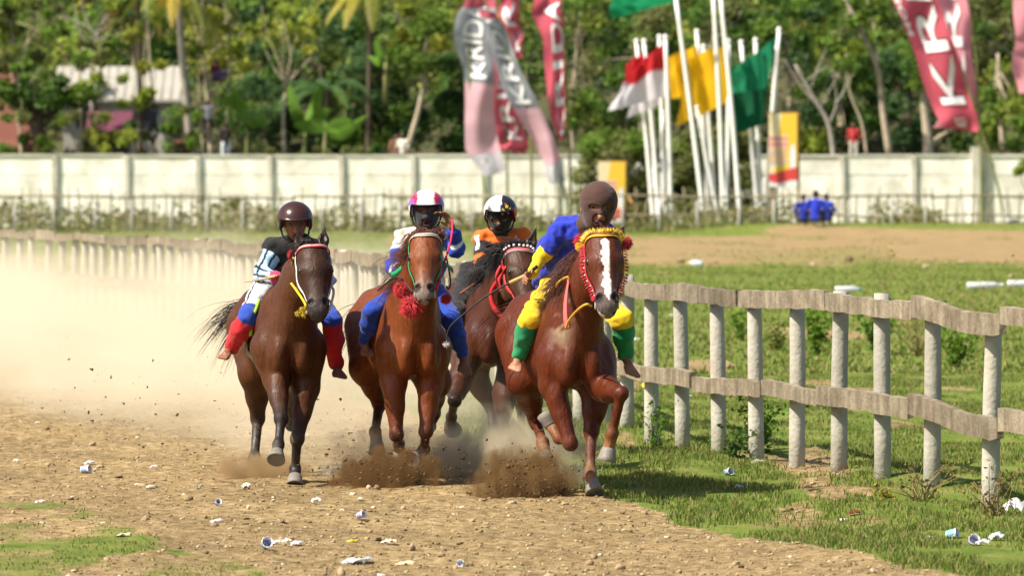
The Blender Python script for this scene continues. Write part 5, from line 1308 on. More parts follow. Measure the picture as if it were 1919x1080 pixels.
flag('tall white pole leaning left, its green flag streaming at the top', 198, (1322, 430), (1266, -8), [(1142, -8), (1262, -40), (1268, 2), (1146, 34)], lambda u, v: (.012, .33, .13), seed=5)
flag('tall bare white pole right of the yellow flags', 198, (1388, 425), (1349, -20), seed=6)
flag('tall upright white pole in front of the yellow flags', 199, (1356, 428), (1336, -20), seed=7)
flag('foremost yellow flag spread wide beside the tall poles', 200.5, (1360, 428), (1365, 80), [(1278, 112), (1364, 82), (1367, 190), (1270, 236)], YE, seed=8)
flag('yellow flag furled to the left of the tall leaning pole', 201.5, (1335, 428), (1306, 62), [(1250, 108), (1306, 82), (1314, 176), (1250, 186)], YE, seed=9)
flag('yellow flag with orange shade at the back of the cluster', 203, (1345, 428), (1318, 90), [(1285, 130), (1322, 100), (1335, 205), (1280, 220)], lambda u, v: (.72, .34, .01), seed=10)
flag('foremost green flag on the pole leaning right', 200, (1434, 420), (1460, 58), [(1368, 132), (1457, 68), (1437, 165), (1366, 176)], GR, seed=11)
flag('dark green flag behind the foremost green one', 201.5, (1437, 420), (1457, 92), [(1364, 162), (1438, 150), (1428, 232), (1364, 256)], GD, seed=12)
flag('green flag on the outer left pole of the green cluster', 202.5, (1423, 420), (1389, 82), [(1372, 125), (1396, 112), (1408, 180), (1380, 200)], GD, seed=13)
flag('green flag on the upright pole of the green cluster', 203, (1428, 420), (1416, 78), [(1384, 130), (1416, 112), (1420, 190), (1388, 215)], GD, seed=14)
for k_, (b_, t_, D_) in enumerate((((1243, 432), (1242, 215), 200.8), ((1230, 432), (1222, 200), 203.5), ((1326, 429), (1320, 215), 202.2), ((1350, 429), (1306, 205), 200.0))):
    flag(['short white pole inside the red and white flag cluster', 'thin white pole at the back of the red and white flags', 'straight white pole under the yellow flags', 'leaning white pole under the yellow flags'][k_], D_, b_, t_, r=.062, seed=20 + k_)

# ------------------------------------------------------------------ tall banners with lettering
def text_mesh(txt, bold=.012):
    cu = bpy.data.curves.new('lettering', 'FONT'); cu.body = txt; cu.offset = bold; cu.resolution_u = 3; cu.fill_mode = 'FRONT'
    ob = bpy.data.objects.new('lettering', cu); COL.objects.link(ob); dg = bpy.context.evaluated_depsgraph_get()
    me = bpy.data.meshes.new_from_object(ob.evaluated_get(dg)); COL.objects.unlink(ob); bpy.data.objects.remove(ob)
    bm = bmesh.new(); bm.from_mesh(me); bmesh.ops.triangulate(bm, faces=bm.faces[:]); 
    for _ in range(2): bmesh.ops.subdivide_edges(bm, edges=[e for e in bm.edges if e.calc_length() > .12], cuts=1)
    bmesh.ops.triangulate(bm, faces=bm.faces[:])
    V = np.array([v.co[:] for v in bm.verts]); F = [tuple(v.index for v in f.verts) for f in bm.faces]; bm.free()
    V -= V.min(0); V[:, 0] /= V[:, 0].max(); V[:, 1] /= V[:, 1].max()
    return V, F
def banner(label, D, rows, colf, texts, pole, seed, ripple=.14):
    """rows: (y, left, right) in photograph pixels from top to bottom; texts: (string, u0, u1, v0, v1, colour, shadow)"""
    rows = np.array(rows, float); rg = np.random.default_rng(seed); ph = rg.random(4) * 6.28
    t_rows = np.linspace(0, 1, len(rows))
    def S(u, v, off=0.0):
        y, l, r = [np.interp(v, t_rows, rows[:, k]) for k in range(3)]
        tw = (rows[-1, 1] - rows[0, 1]) * 0
        d = ripple * (np.sin(u * 6 + v * 7 + ph[0]) + .6 * np.sin(v * 16 + ph[1] + u * 3)) - off
        v_ = np.array([W(a, b + (c * 0), D + e) for a, b, c, e in zip(np.ravel(l + (r - l) * u + 2.2 * np.sin(v * 13 + ph[2])), np.ravel(y + (u - .5) * 10 * np.sin(v * 5 + ph[3])), np.ravel(u * 1.0), np.ravel(d))])
        return v_
    base = W(pole[0][0], pole[0][1], D); base[2] = 0
    root = empty('banner', base, label, 'banner', 'tall event banners')
    V_, F_ = tube(spline([base] + [W(p[0], p[1], D + .12) for p in pole[1:]], 20), np.linspace(.06, .022, 20), 7); root_mesh('pole', V_, F_, [M_bamboo], base, root)
    nu, nv = 10, 40; U_, V2 = np.meshgrid(np.linspace(0, 1, nu + 1), np.linspace(0, 1, nv + 1)); P = S(U_.ravel(), V2.ravel())
    F = [(j * (nu + 1) + i, j * (nu + 1) + i + 1, (j + 1) * (nu + 1) + i + 1, (j + 1) * (nu + 1) + i) for j in range(nv) for i in range(nu)]
    C = np.array([colf(a, b) for a, b in zip(U_.ravel(), V2.ravel())]); cl_o = root_mesh('cloth', P, F, [M_flag], base, root, C)
    for (s, u0, u1, v0, v1, c, sh) in texts:
        T, TF = text_mesh(s)
        for q in ([('letter_shadow', .035, .018, -.012, (.03, .03, .035))] if sh else []) + [('lettering', .06, 0, 0, c)]:
            u = u1 - (u1 - u0) * T[:, 1] if True else 0; v = v1 + (v0 - v1) * T[:, 0]
            root_mesh(q[0], S(u + q[2], v + q[3], q[1]), TF, [cm(q[4], .8, 'print')], base, cl_o, smooth=False)
def grey(u, v):
    if v < .10: return (.50, .10, .14)
    if v < .56: return A(.33, .35, .39) * (1 + .2 * math.sin(v * 30))
    return A(.68, .42, .48) * (1 - smooth01(.6, .75, v) * 0) * (1 if int(v * 22) % 3 else 1.15) if v < .86 else A(.60, .58, .64)
redc = lambda u, v: A(.62, .11, .16) * (1 + .2 * math.sin(v * 23 + u * 3))
pink = lambda u, v: A(.70, .28, .34) * (1 + .15 * math.sin(v * 17 + u * 4))
WH = (.80, .78, .80)
banner('grey and pink banner at the left of the group, bulging to the left', 196, [(-4, 872, 925), (30, 855, 930), (80, 852, 925), (130, 866, 925), (200, 872, 925), (280, 874, 938), (325, 905, 948)], grey,
       [('KRIDA', .22, .72, .07, .54, WH, False), ('KRIDA', .25, .6, .86, .985, WH, False)], [(908, 370), (906, 330), (880, 160), (884, -30)], 1)
banner('grey and pink banner slanting down to the right across the red one', 195, [(20, 898, 930), (50, 905, 945), (110, 925, 968), (180, 950, 1005), (240, 985, 1025), (300, 1020, 1050), (342, 1032, 1062)], grey,
       [('KRIDA', .2, .75, .06, .54, WH, False), ('KRIDA', .25, .65, .88, .985, WH, False)], [(1066, 370), (1050, 330), (960, 120), (915, 20), (900, -30)], 2)
banner('red banner hanging between the two grey ones', 197, [(60, 905, 945), (110, 915, 955), (170, 915, 960), (230, 918, 975), (270, 920, 992), (283, 935, 985)], redc,
       [('KRIDA', .4, .85, .06, .75, WH, False)], [(951, 370), (950, 300), (945, 150), (935, -30)], 3)
banner('narrow red banner high behind the grey ones', 199, [(-30, 930, 968), (30, 935, 974), (70, 955, 978), (108, 968, 980)], redc, [('KRI', .2, .8, .05, .9, WH, True)], [(997, 370), (995, 290), (985, 120), (976, -40)], 4)
banner('tall red banner tapering to a point on its own bamboo pole', 198, [(-8, 1005, 1052), (28, 998, 1055), (70, 1015, 1057), (150, 1026, 1060), (220, 1030, 1058), (262, 1048, 1054)], redc, [('KRIDA', .42, .92, .04, .95, WH, False)], [(1072, 370), (1066, 250), (1060, 100), (1052, -40)], 5)
banner('broad red banner with large white letters at the right', 192, [(-20, 1662, 1752), (30, 1690, 1770), (80, 1708, 1785), (130, 1722, 1800), (180, 1742, 1818), (215, 1752, 1830), (243, 1765, 1832)], redc,
       [('KRI', .28, .85, .0, .74, WH, True), ('MOR', .03, .16, .02, .28, WH, False), ('MOR', .4, .7, .86, .96, WH, False)], [(1885, 420), (1870, 350), (1838, 240), (1800, 120), (1752, -10)], 6)
banner('pale pink banner hanging straight behind the broad red one', 194, [(-20, 1745, 1812), (40, 1755, 1818), (110, 1775, 1824), (180, 1790, 1828), (240, 1750, 1828)], pink, [('KRI', .2, .7, .0, .8, WH, False)], [(1840, 420), (1838, 300), (1832, 150), (1818, -20)], 7)
banner('pink banner cut by the right edge of the picture', 193, [(-20, 1895, 1975), (60, 1905, 1980), (100, 1897, 1985), (135, 1898, 1988), (172, 1908, 1990)], pink, [('KRI', .3, .9, .0, .75, WH, False)], [(1995, 420), (1992, 200), (1988, -20)], 8)

# ------------------------------------------------------------------ poster boards
M_print = mat('printed_sheet', col_attr=True, rough=.6)
M_wood = mat('raw_timber', (.36, .20, .07), rough=.8, noise=(4, .5, 'dark'))
def poster(label, D, x0, x1, y0, y1, yb, figure):
    a, b = W(x0, y1, D), W(x1, y0, D); base = A((a[0] + b[0]) / 2, D, 0); root = empty('poster_board', base, label, 'sign', 'poster boards')
    nu, nv = 26, 52; V, C = [], []
    for j in range(nv + 1):
        for i in range(nu + 1):
            u, v = i / nu, j / nv; V.append((a[0] + (b[0] - a[0]) * u, D - .03, a[2] + (b[2] - a[2]) * v))
            t = 1 - v; c = A(.80, .52, .05) if u + t * .3 > .45 else A(.78, .66, .40)
            if .30 < t < .50 and u < .68: c = A(.66, .28, .25) if int(t * 40) % 3 else A(.80, .62, .40)
            if .50 < t < .70 and u < .62: c = A(.74, .45, .12) if int(t * 30) % 2 else A(.45, .42, .50)
            if ((u - .84) / .11) ** 2 + ((t - .62) / .20) ** 2 < 1 and figure: c = A(.72, .74, .82)
            if t > .80 - .10 * (u - .3): c = A(.62, .06, .06)
            if t > .93 + .02 * math.sin(u * 5): c = A(.78, .77, .76)
            V[-1] = V[-1]; C.append(c)
    F = [(j * (nu + 1) + i, j * (nu + 1) + i + 1, (j + 1) * (nu + 1) + i + 1, (j + 1) * (nu + 1) + i) for j in range(nv) for i in range(nu)]
    mb = MB(); mb.box((base[0], D, (a[2] + b[2]) / 2), b[0] - a[0], .03, b[2] - a[2]); pn = mb.build('panel', [M_wood], base, root, smooth=False)
    root_mesh('printed_sheet', np.array(V) + A(0, .011, 0), F, [M_print], base, pn, np.array(C), smooth=False)
    z0 = W(x0, yb, D)[2]
    for x, zt in ((a[0] + .14, a[2] + .1), (b[0] + .05, b[2] + .06)):
        mb = MB(); mb.box((x, D + .06, (zt + z0 - .3) / 2), .09, .06, zt - z0 + .3); mb.build('leg', [M_wood], base, root, smooth=False)
    mb = MB(); mb.box((base[0], D + .055, b[2] + .02), b[0] - a[0] + .15, .05, .06); mb.build('top_rail', [M_wood], base, root, smooth=False)
poster('yellow and red printed poster board right of the green flags', 199, 1441, 1494, 212, 350, 418, True)
poster('yellow and red printed poster board behind the masked rider', 200, 1121, 1172, 303, 420, 428, True)
V_, F_ = tube([W(1176, 366, 201), W(1212, 426, 200)], .05, 6); root_mesh('prop_stick', V_, F_, [M_wood], W(1212, 428, 200), label='slanting timber prop beside the smaller poster board', cat='timber')

# ------------------------------------------------------------------ far people
HAIR = (.012, .010, .009)
def figure(label, D, px, py_hip, sc, pose, top, bot, face_, hair=True):
    """small distant person: hip at the given pixel"""
    P0 = W(px, py_hip, D); s = sc; o = lambda x, y, z: P0 + s * A(x, y, z)
    f = nrm(face_); r = nrm(np.cross(A(0, 0, 1), f)); Q = lambda l, fwd, z: P0 + s * (r * l + f * fwd + A(0, 0, z))
    j = dict(pelvis=Q(0, 0, .02), chest=Q(0, .02, .26), neck=Q(0, .03, .46), head=Q(0, .05, .60), rsh=Q(-.17, .02, .42), lsh=Q(.17, .02, .42), rhip=Q(-.09, 0, -.02), lhip=Q(.09, 0, -.02), face=f)
    if pose == 'stand': j.update(rel=Q(-.24, -.02, .18), rwr=Q(-.22, .08, -.02), lel=Q(.24, -.02, .18), lwr=Q(.22, .08, -.02), rkn=Q(-.10, .03, -.42), lkn=Q(.10, .02, -.42), ran=Q(-.10, 0, -.82), lan=Q(.10, 0, -.82))
    if pose == 'reach': j.update(rel=Q(-.22, .16, .30), rwr=Q(-.30, .30, .42), lel=Q(.24, -.02, .18), lwr=Q(.22, .08, -.02), rkn=Q(-.10, .03, -.42), lkn=Q(.10, .02, -.42), ran=Q(-.10, 0, -.82), lan=Q(.10, 0, -.82))
    if pose == 'climb': j.update(rel=Q(-.16, .20, .55), rwr=Q(-.05, .28, .70), lel=Q(.20, .16, .30), lwr=Q(.06, .30, .38), rkn=Q(-.16, .20, -.26), lkn=Q(.14, .16, -.34), ran=Q(-.04, .14, -.60), lan=Q(.05, .12, -.70))
    if pose == 'sit': j.update(rel=Q(-.26, .06, .20), rwr=Q(-.18, .26, .16), lel=Q(.26, .06, .20), lwr=Q(.18, .26, .16), rkn=Q(-.16, .36, .22), lkn=Q(.16, .36, .22), ran=Q(-.12, .34, -.12), lan=Q(.12, .34, -.12))
    for q in 'rl': j[q + 'toe'] = j[q + 'an'] + s * (f * .14 - A(0, 0, .04))
    build_person(label, A(P0[0], P0[1], min(j['ran'][2], j['lan'][2]) - .04), j, dict(simple=True, hair=HAIR, wear=[('shirt', [('torso', 0, 1), ('uarm_r', 0, .9), ('uarm_l', 0, .9)], .02, top, .006), ('trousers', [('thigh_r', 0, 1), ('thigh_l', 0, 1), ('shank_r', 0, .8), ('shank_l', 0, .8)], .015, bot, .004)]), 'onlookers in the distance', sc=s, vox=.026)
figure('person in red shirt and pale trousers standing above the wall', 216, 1600, 266, 1.1, 'stand', (.42, .03, .03), (.50, .46, .38), A(-.3, -1, 0))
figure('person in black shirt with white trousers standing on the wall', 213.5, 423, 268, 1.12, 'reach', (.03, .02, .022), (.66, .68, .72), A(-.4, 1, 0))
figure('boy in dark clothes climbing the slim tree', 218.7, 286, 232, 1.15, 'climb', (.025, .028, .04), (.02, .022, .03), A(.1, 1, 0))
figure('boy in pale shirt halfway up the twin-stemmed tree', 220.6, 389, 222, 1.05, 'climb', (.42, .40, .42), (.05, .04, .05), A(.1, 1, 0))
figure('boy in maroon sitting high in the twin-stemmed tree', 220.6, 402, 146, 1.15, 'sit', (.16, .03, .045), (.10, .05, .20), A(.8, -.6, 0))
figure('person in white shirt behind the middle of the wall', 214.5, 755, 286, 1.1, 'stand', (.68, .64, .55), (.08, .07, .07), A(-.5, -1, 0))
figure('person bare-shouldered beside the white-shirted one', 215.2, 742, 288, 1.1, 'stand', (.30, .15, .09), (.08, .07, .07), A(.4, -1, 0))
figure('person in orange just showing over the wall', 214.5, 788, 312, .95, 'stand', (.55, .12, .04), (.05, .05, .06), A(.2, -1, 0))
figure('person in brown just showing over the wall near the banners', 214.5, 820, 312, .95, 'stand', (.18, .08, .06), (.05, .05, .06), A(.1, -1, 0))
figure('person in dark shirt behind the wall below the red banner', 214.5, 962, 308, .95, 'stand', (.05, .03, .04), (.05, .05, .06), A(.1, -1, 0))
figure('person in dark red behind the wall below the red banner', 214.8, 978, 309, .95, 'stand', (.14, .03, .04), (.05, .05, .06), A(-.1, -1, 0))
figure('seated person in bright blue shirt seen from behind, nearer the field', 186, 1528, 409, 1.35, 'sit', (.012, .03, .45), (.03, .03, .05), A(.3, 1, 0))
figure('seated person in blue partly behind the other blue shirt and sign post', 187, 1506, 410, 1.2, 'sit', (.012, .025, .30), (.03, .03, .05), A(-.1, 1, 0))
figure('third seated person leaning against the nearer blue shirt', 187.5, 1548, 409, 1.2, 'sit', (.02, .06, .50), (.03, .03, .05), A(.1, 1, 0))
# ------------------------------------------------------------------ weeds, twigs and litter
def weed(label, px, py, hgt, spread, nst, nleaf, lsz, green, name='weed', z0=None, dry=False, D=None):
    base = WG(px, py) if D is None else W(px, py, D); base[2] = float(ground_z(base[0], base[1])) - .01
    root = empty(name, base, label, 'weed', 'weeds along the rail'); mb = MB(); P_, C_ = [], []
    for i in range(nst):
        an = random.random() * 6.28; l = hgt * random.uniform(.55, 1.1); d = A(math.cos(an) * spread * random.random(), math.sin(an) * spread * random.random(), 1)
        pts = spline([base + RNG.normal(size=3) * A(.02, .02, 0), base + d * l * .5 + RNG.normal(size=3) * .02, base + A(d[0] * 1.6, d[1] * 1.6, .95) * l + RNG.normal(size=3) * .03], 8)
        mb.tube(pts, np.linspace(.0045, .0016, 8), 5)
        k = nleaf
        for _ in range(k):
            t = random.random() ** .6; p = pts[min(7, int(t * 7.9))]; P_.append(p + RNG.normal(size=3) * lsz * .7)
    mb.build('stem', [cm((.20, .15, .06) if dry else (.10, .13, .03), .8, 'stem')], base, root)
    if P_:
        P_ = np.array(P_); n = len(P_); c = A(*green) * (.65 + .7 * RNG.random((n, 1)))
        V_, F_, C_ = leaf_quads(P_, lsz * (.6 + .8 * RNG.random(n)), c, RNG); root_mesh('foliage', V_, F_, [M_leaf], base, root, C_, smooth=False)
G1, G2, G3 = (.09, .19, .02), (.14, .24, .025), (.20, .22, .05)
weed('leafy weed at the foot of the post nearest the chestnut horse', 1226, 850, .33, .35, 9, 16, .035, G1)
weed('dark bushy weed between the fourth and fifth posts', 1425, 860, .42, .6, 14, 26, .04, G1)
weed('low spreading weed left of the dark bushy one', 1375, 872, .16, .9, 10, 16, .035, (.06, .12, .02))
weed('thin upright weed beside the third post', 1345, 845, .25, .3, 5, 12, .04, G2)
weed('bright weed behind the planted hind leg of the chestnut', 1140, 800, .30, .4, 8, 18, .045, G2)
weed('dead brown twigs tangled before the eighth post', 1725, 965, .22, 1.3, 22, 4, .03, (.16, .11, .05), 'dead_bush', dry=True)
weed('dry twigs beside the white plastic bag', 1860, 985, .22, 1.1, 16, 5, .03, (.20, .14, .06), 'dead_bush', dry=True)
weed('small yellow-flowered weed before the dead twigs', 1660, 955, .12, .8, 9, 10, .03, (.30, .26, .04))
weed('bright leafy weed beyond the rail between fifth and sixth posts', 1530, 668, .62, .55, 16, 26, .06, G2)
weed('leafy weed beyond the rail between sixth and seventh posts', 1640, 665, .55, .5, 14, 26, .06, G1)
weed('pale green weed beyond the rail between eighth and ninth posts', 1790, 690, .50, .6, 14, 24, .06, G2)
weed('small weed beyond the rail by the third post', 1390, 640, .45, .4, 9, 22, .05, G2)
weed('scrubby weed beyond the rail by the fourth post', 1455, 660, .35, .6, 10, 22, .05, G3)
weed('large heap of dry twigs and stems beyond the rail', 1720, 668, .85, 1.1, 26, 3, .04, (.28, .22, .08), 'dead_bush', dry=True)
weed('thin dry stalks beyond the rail near the edge of the picture', 1850, 660, 1.0, .7, 9, 2, .05, (.28, .24, .07), 'dead_bush', dry=True)
weed('tall dry yellow stalks beyond the middle of the rail', 1660, 600, .95, .15, 5, 2, .06, (.32, .28, .06), 'dead_bush', dry=True)
M_clear = mat('cloudy_plastic', (.70, .71, .72), rough=.25, spec=.5, trans=.35)
M_paper = mat('white_plastic', (.78, .77, .75), rough=.45, trans=.2, noise=(20, .3, 'dark'))
M_printed = mat('printed_plastic', col_attr=True, rough=.35, spec=.4)
LG = 'litter on the track and verge'
def zc(p): return float(ground_z(p[0], p[1]))
def cup(label, px, py, d, sz=1.0, col=(.10, .14, .55), col2=(.78, .78, .80)):
    sz *= .62; col = tuple(.6 * q + .14 for q in col)
    b = WG(px, py); b[2] = zc(b) + .028 * sz; R = basis(nrm(A(*d)), A(.1, .2, 1))
    pr = [(.0, 0), (.026, .001), (.028, .01), (.030, .03), (.033, .06), (.0345, .075), (.037, .077), (.035, .078), (.032, .074), (.026, .008), (0, .006)]
    V, F = lathe(pr, 16, (0, 0, 0), None, False, False); V *= sz; c = np.tile(A(*col2), (len(V), 1)); h = V[:, 2] / sz
    c[(h < .064) & (h > .006) & (np.arctan2(V[:, 1], V[:, 0]) > -1.8)] = col; c[(h < .035) & (h > .02)] = A(*col) * .4 + A(.2, .5, .7) * .6; c[(np.hypot(V[:, 0], V[:, 1]) < .027 * sz) & (h < .003)] = col2
    V += RNG.normal(size=V.shape) * .0012
    o = root_mesh('plastic_cup', V @ R.T + b, F, [M_printed], b - A(0, 0, .028 * sz), cols=c, label=label, cat='cup', group=LG)
def scrap(label, px, py, w, h, m=None, tilt=.4, name='plastic_scrap', cat='litter', col=None, seed=0):
    w *= .66; h *= .62
    b = WG(px, py); b[2] = zc(b); rg = np.random.default_rng(seed + int(px)); n = 9; V = []
    for i in range(n):
        for j in range(n):
            u, v = i / (n - 1) - .5, j / (n - 1) - .5; r = 1 - .35 * max(0, math.hypot(u, v) * 2 - 1); V.append((u * w * r, v * w * .7 * r, h * (.55 + .45 * math.cos(u * 3.1) * math.cos(v * 2.6)) * (.5 + .7 * rg.random()) + tilt * u * w * .3 + .004))
    V = np.array(V) + rg.normal(size=(81, 3)) * w * .035; F = [(i * n + j, (i + 1) * n + j, (i + 1) * n + j + 1, i * n + j + 1) for i in range(n - 1) for j in range(n - 1)]
    V2 = np.vstack([V, V - A(0, 0, .0025)]); F2 = F + [tuple(q + 81 for q in f[::-1]) for f in F]
    root_mesh(name, V2 + b, F2, [m or M_paper], b, label=label, cat=cat, group=LG)
def bottle(label, px, py, L, r, yaw, cap=(.1, .4, .7), D=None):
    b = WG(px, py); b[2] = zc(b) + r; d = A(math.cos(yaw), math.sin(yaw) * .6, .02)
    pr = [(.001, 0), (r * .8, 0), (r, .02 * L), (r * .93, .3 * L), (r, .35 * L), (r, .68 * L), (r * .4, .88 * L), (r * .36, .93 * L), (.001, .93 * L)]
    V, F = lathe(pr, 14, (0, 0, 0), basis(d), False, False); o = root_mesh('plastic_bottle', V + b, F, [M_clear], b - A(0, 0, r), label=label, cat='bottle', group=LG)
    V, F = lathe([(r * .46, .91 * L), (r * .46, L)], 12, (0, 0, 0), basis(d)); root_mesh('cap', V + b, F, [cm(cap, .4, 'cap')], b - A(0, 0, r), o)
cup('blue and white plastic cup facing the camera near the front of the track', 497, 1030, (.25, -1, .35), 1.25)
cup('printed cup in the grass with a purple and blue mouth', 1822, 1020, (.1, -1, .3), 1.25, (.22, .10, .55))
cup('clear and blue cup lying left of the purple one', 1775, 1012, (.9, -.5, .2), 1.2, (.05, .35, .55))
cup('blue cup lying below the bushy weed by the rail', 1360, 900, (.6, -.8, .2), 1.1, (.20, .30, .60))
cup('small dented blue cup near the bushy weed', 1392, 925, (-.8, -.5, .1), .9, (.12, .14, .40))
cup('white cup with coloured band beside the pale scraps far up the track', 153, 893, (.9, -.4, .1), 1.2, (.35, .30, .60))
cup('purple and green striped cup in mid track', 670, 978, (.8, -.6, .3), .95, (.35, .10, .55))
cup('little blue cup left of mid track', 406, 955, (.4, -1, .4), .8, (.10, .08, .40))
cup('small dark blue and white cup at the very front of the track', 866, 1055, (-.3, -1, .4), .8, (.10, .12, .35))
cup('small blue cup lying before the dead twigs', 1765, 952, (.7, -.7, .2), .8, (.12, .18, .30))
scrap('white cup lid next to the blue cup', 519, 1024, .06, .03); scrap('second white lid beside the blue cup', 537, 1022, .075, .04); scrap('translucent scrap behind the white lids', 556, 1024, .09, .035, M_clear)
scrap('long clear wrapper flattened at the front of the track', 665, 1046, .26, .02, M_clear, name='plastic_wrapper')
scrap('torn yellow wrapper in mid track', 655, 1017, .14, .012, cm((.62, .50, .03), .6, 'foil'), name='plastic_wrapper')
scrap('cream folded scrap right of the yellow wrapper', 728, 1018, .12, .04, cm((.62, .55, .42), .7, 'card'))
scrap('ragged cream scrap at the front of the track', 760, 1054, .14, .03, cm((.60, .48, .30), .7, 'card'))
scrap('white folded paper standing under the dust', 593, 950, .09, .055); scrap('cream torn card beside the hooves of the dark bay', 461, 918, .08, .06, cm((.72, .66, .50), .7, 'card'))
scrap('white scrap left of mid track', 405, 985, .10, .02); scrap('white crumpled cup at the left among pale scraps', 168, 872, .10, .04); scrap('brown crumpled paper next to the white cup at the left', 188, 885, .09, .045, cm((.35, .26, .15), .8, 'card'))
scrap('small white scrap high at the left by the dust', 70, 800, .06, .025); scrap('white scrap before the dark bay', 281, 915, .08, .03); scrap('tiny white scrap left of it', 257, 912, .045, .02); scrap('white splinter by the dust edge', 288, 886, .07, .035)
scrap('pale scrap at the grass edge on the left', 75, 953, .09, .02); scrap('cream scrap near the lower left grass', 232, 1010, .11, .025, cm((.60, .52, .36), .7, 'card')); scrap('pale stone-like scrap at the far left of the track', 30, 868, .06, .03, cm((.62, .55, .36), .7, 'card'))
scrap('dark green scrap on the track edge', 375, 920, .06, .035, cm((.25, .22, .12), .7, 'card'))
scrap('small white chip in front of the dark burst', 676, 935, .05, .03, cm((.6, .52, .36), .7, 'card')); scrap('white chip right of the dark burst', 866, 958, .04, .02)
scrap('large white plastic bag caught at the right edge by the last post', 1905, 980, .20, .16, M_paper, name='plastic_bag', cat='bag')
scrap('pale crumpled wrapper right of the purple cup', 1868, 1016, .12, .06, M_clear, name='plastic_wrapper'); scrap('translucent scrap behind the purple cup', 1842, 1022, .11, .05, M_clear)
scrap('little white scrap left of the cups in the grass', 1742, 1014, .05, .025); scrap('dark red carton half buried in the verge', 1600, 980, .11, .035, cm((.13, .03, .02), .5, 'card'), name='carton'); scrap('white end of a wrapper beside the dark red carton', 1580, 984, .06, .02)
scrap('yellow cloth scrap behind the first posts', 1225, 735, .30, .08, cm((.70, .50, .04), .7, 'foil'), name='cloth_scrap'); scrap('white scrap beyond the rail behind the first post', 1290, 748, .10, .04)
scrap('white rag on the grass beyond the rail', 1190, 640, .16, .04); scrap('white paper on the field left of the second post', 1258, 592, .10, .04); scrap('pale stone by the bushy weed', 1420, 885, .12, .05, cm((.36, .33, .26), .8, 'stone'), name='stone', cat='stone')
bottle('clear bottle with blue cap lying beyond the rail', 1565, 550, .42, .055, .1, (.05, .30, .40)); bottle('long white bottle lying beyond the rail at the right', 1812, 542, .62, .06, .05, (.6, .6, .62)); bottle('second white bottle overlapping the long one', 1888, 538, .55, .06, -.03, (.6, .6, .62))
bottle('white bottle with yellow cap on the far side of the field', 1318, 500, .35, .07, 2.5, (.70, .55, .05)); bottle('pale bottle far off in front of the blue shirts', 1615, 430, .55, .09, .1); bottle('round pale bottle beside the far one', 1638, 424, .42, .11, 1.2); bottle('far pale bottle near the banner poles', 1885, 436, .45, .09, .1); bottle('far white bottle on the grass strip', 1850, 424, .36, .09, .5)
M_rock = mat('field_stone', (.34, .27, .17), rough=.95, noise=(6, .6, (.18, .13, .08)), bump=(14, .6))
for (px, py, s, lb, c) in ((1590, 492, .16, 'dark brown stone on the far dirt strip', 1), (1340, 494, .13, 'pale stone beside the yellow-capped bottle', 0), (1805, 495, .12, 'rounded pale stone on the field near the right edge', 0), (1735, 502, .11, 'flat pale stone left of the rounded one', 0), (1525, 497, .12, 'pale stone left of the dark brown one', 0), (1275, 492, .14, 'tan stone on the far dirt near the chestnut horse', 0), (1895, 520, .11, 'small stone above the white bottles', 0)):
    b = WG(px, py); b[2] = zc(b) + s * .2; V_, F_, C_ = scatter_blobs(b[None], np.array([s]), A(.5, .5, .5)[None], RNG, .5)
    me = mk_mesh('stone', V_ - b, F_, [M_rock if not c else cm((.10, .06, .035), .9, 'stone')]); o = link('stone', me, None, b, lb, 'stone', 'stones on the field'); md = o.modifiers.new('round', 'SUBSURF'); md.levels = md.render_levels = 2
# weeds behind the stake fence
n = 12000; x = RNG.uniform(-20.5, 20.5, n); y = RNG.uniform(191.2, 203, n); hh = np.clip(.58 + 1.7 * vnoise(x * .5, y * .2) + .5 * vnoise(x * 2, y), .15, 1.35); z = hh * RNG.random(n) ** .8
k = ~((x > 15.5) & (x < 19)); x, y, z = x[k], y[k], z[k]
cc = np.where(RNG.random((len(x), 1)) < .5, A(.17, .20, .05)[None], A(.26, .23, .10)[None]) * (.6 + .7 * RNG.random((len(x), 1)))
V_, F_, C_ = leaf_quads(np.stack([x, y, z], -1), .12 + .16 * RNG.random(len(x)), cc, RNG)
link('undergrowth', mk_mesh('undergrowth', V_, F_, [M_leaf], C_, smooth=False), kind='stuff', label='rank olive weeds growing between the stake fence and the white wall', cat='undergrowth')
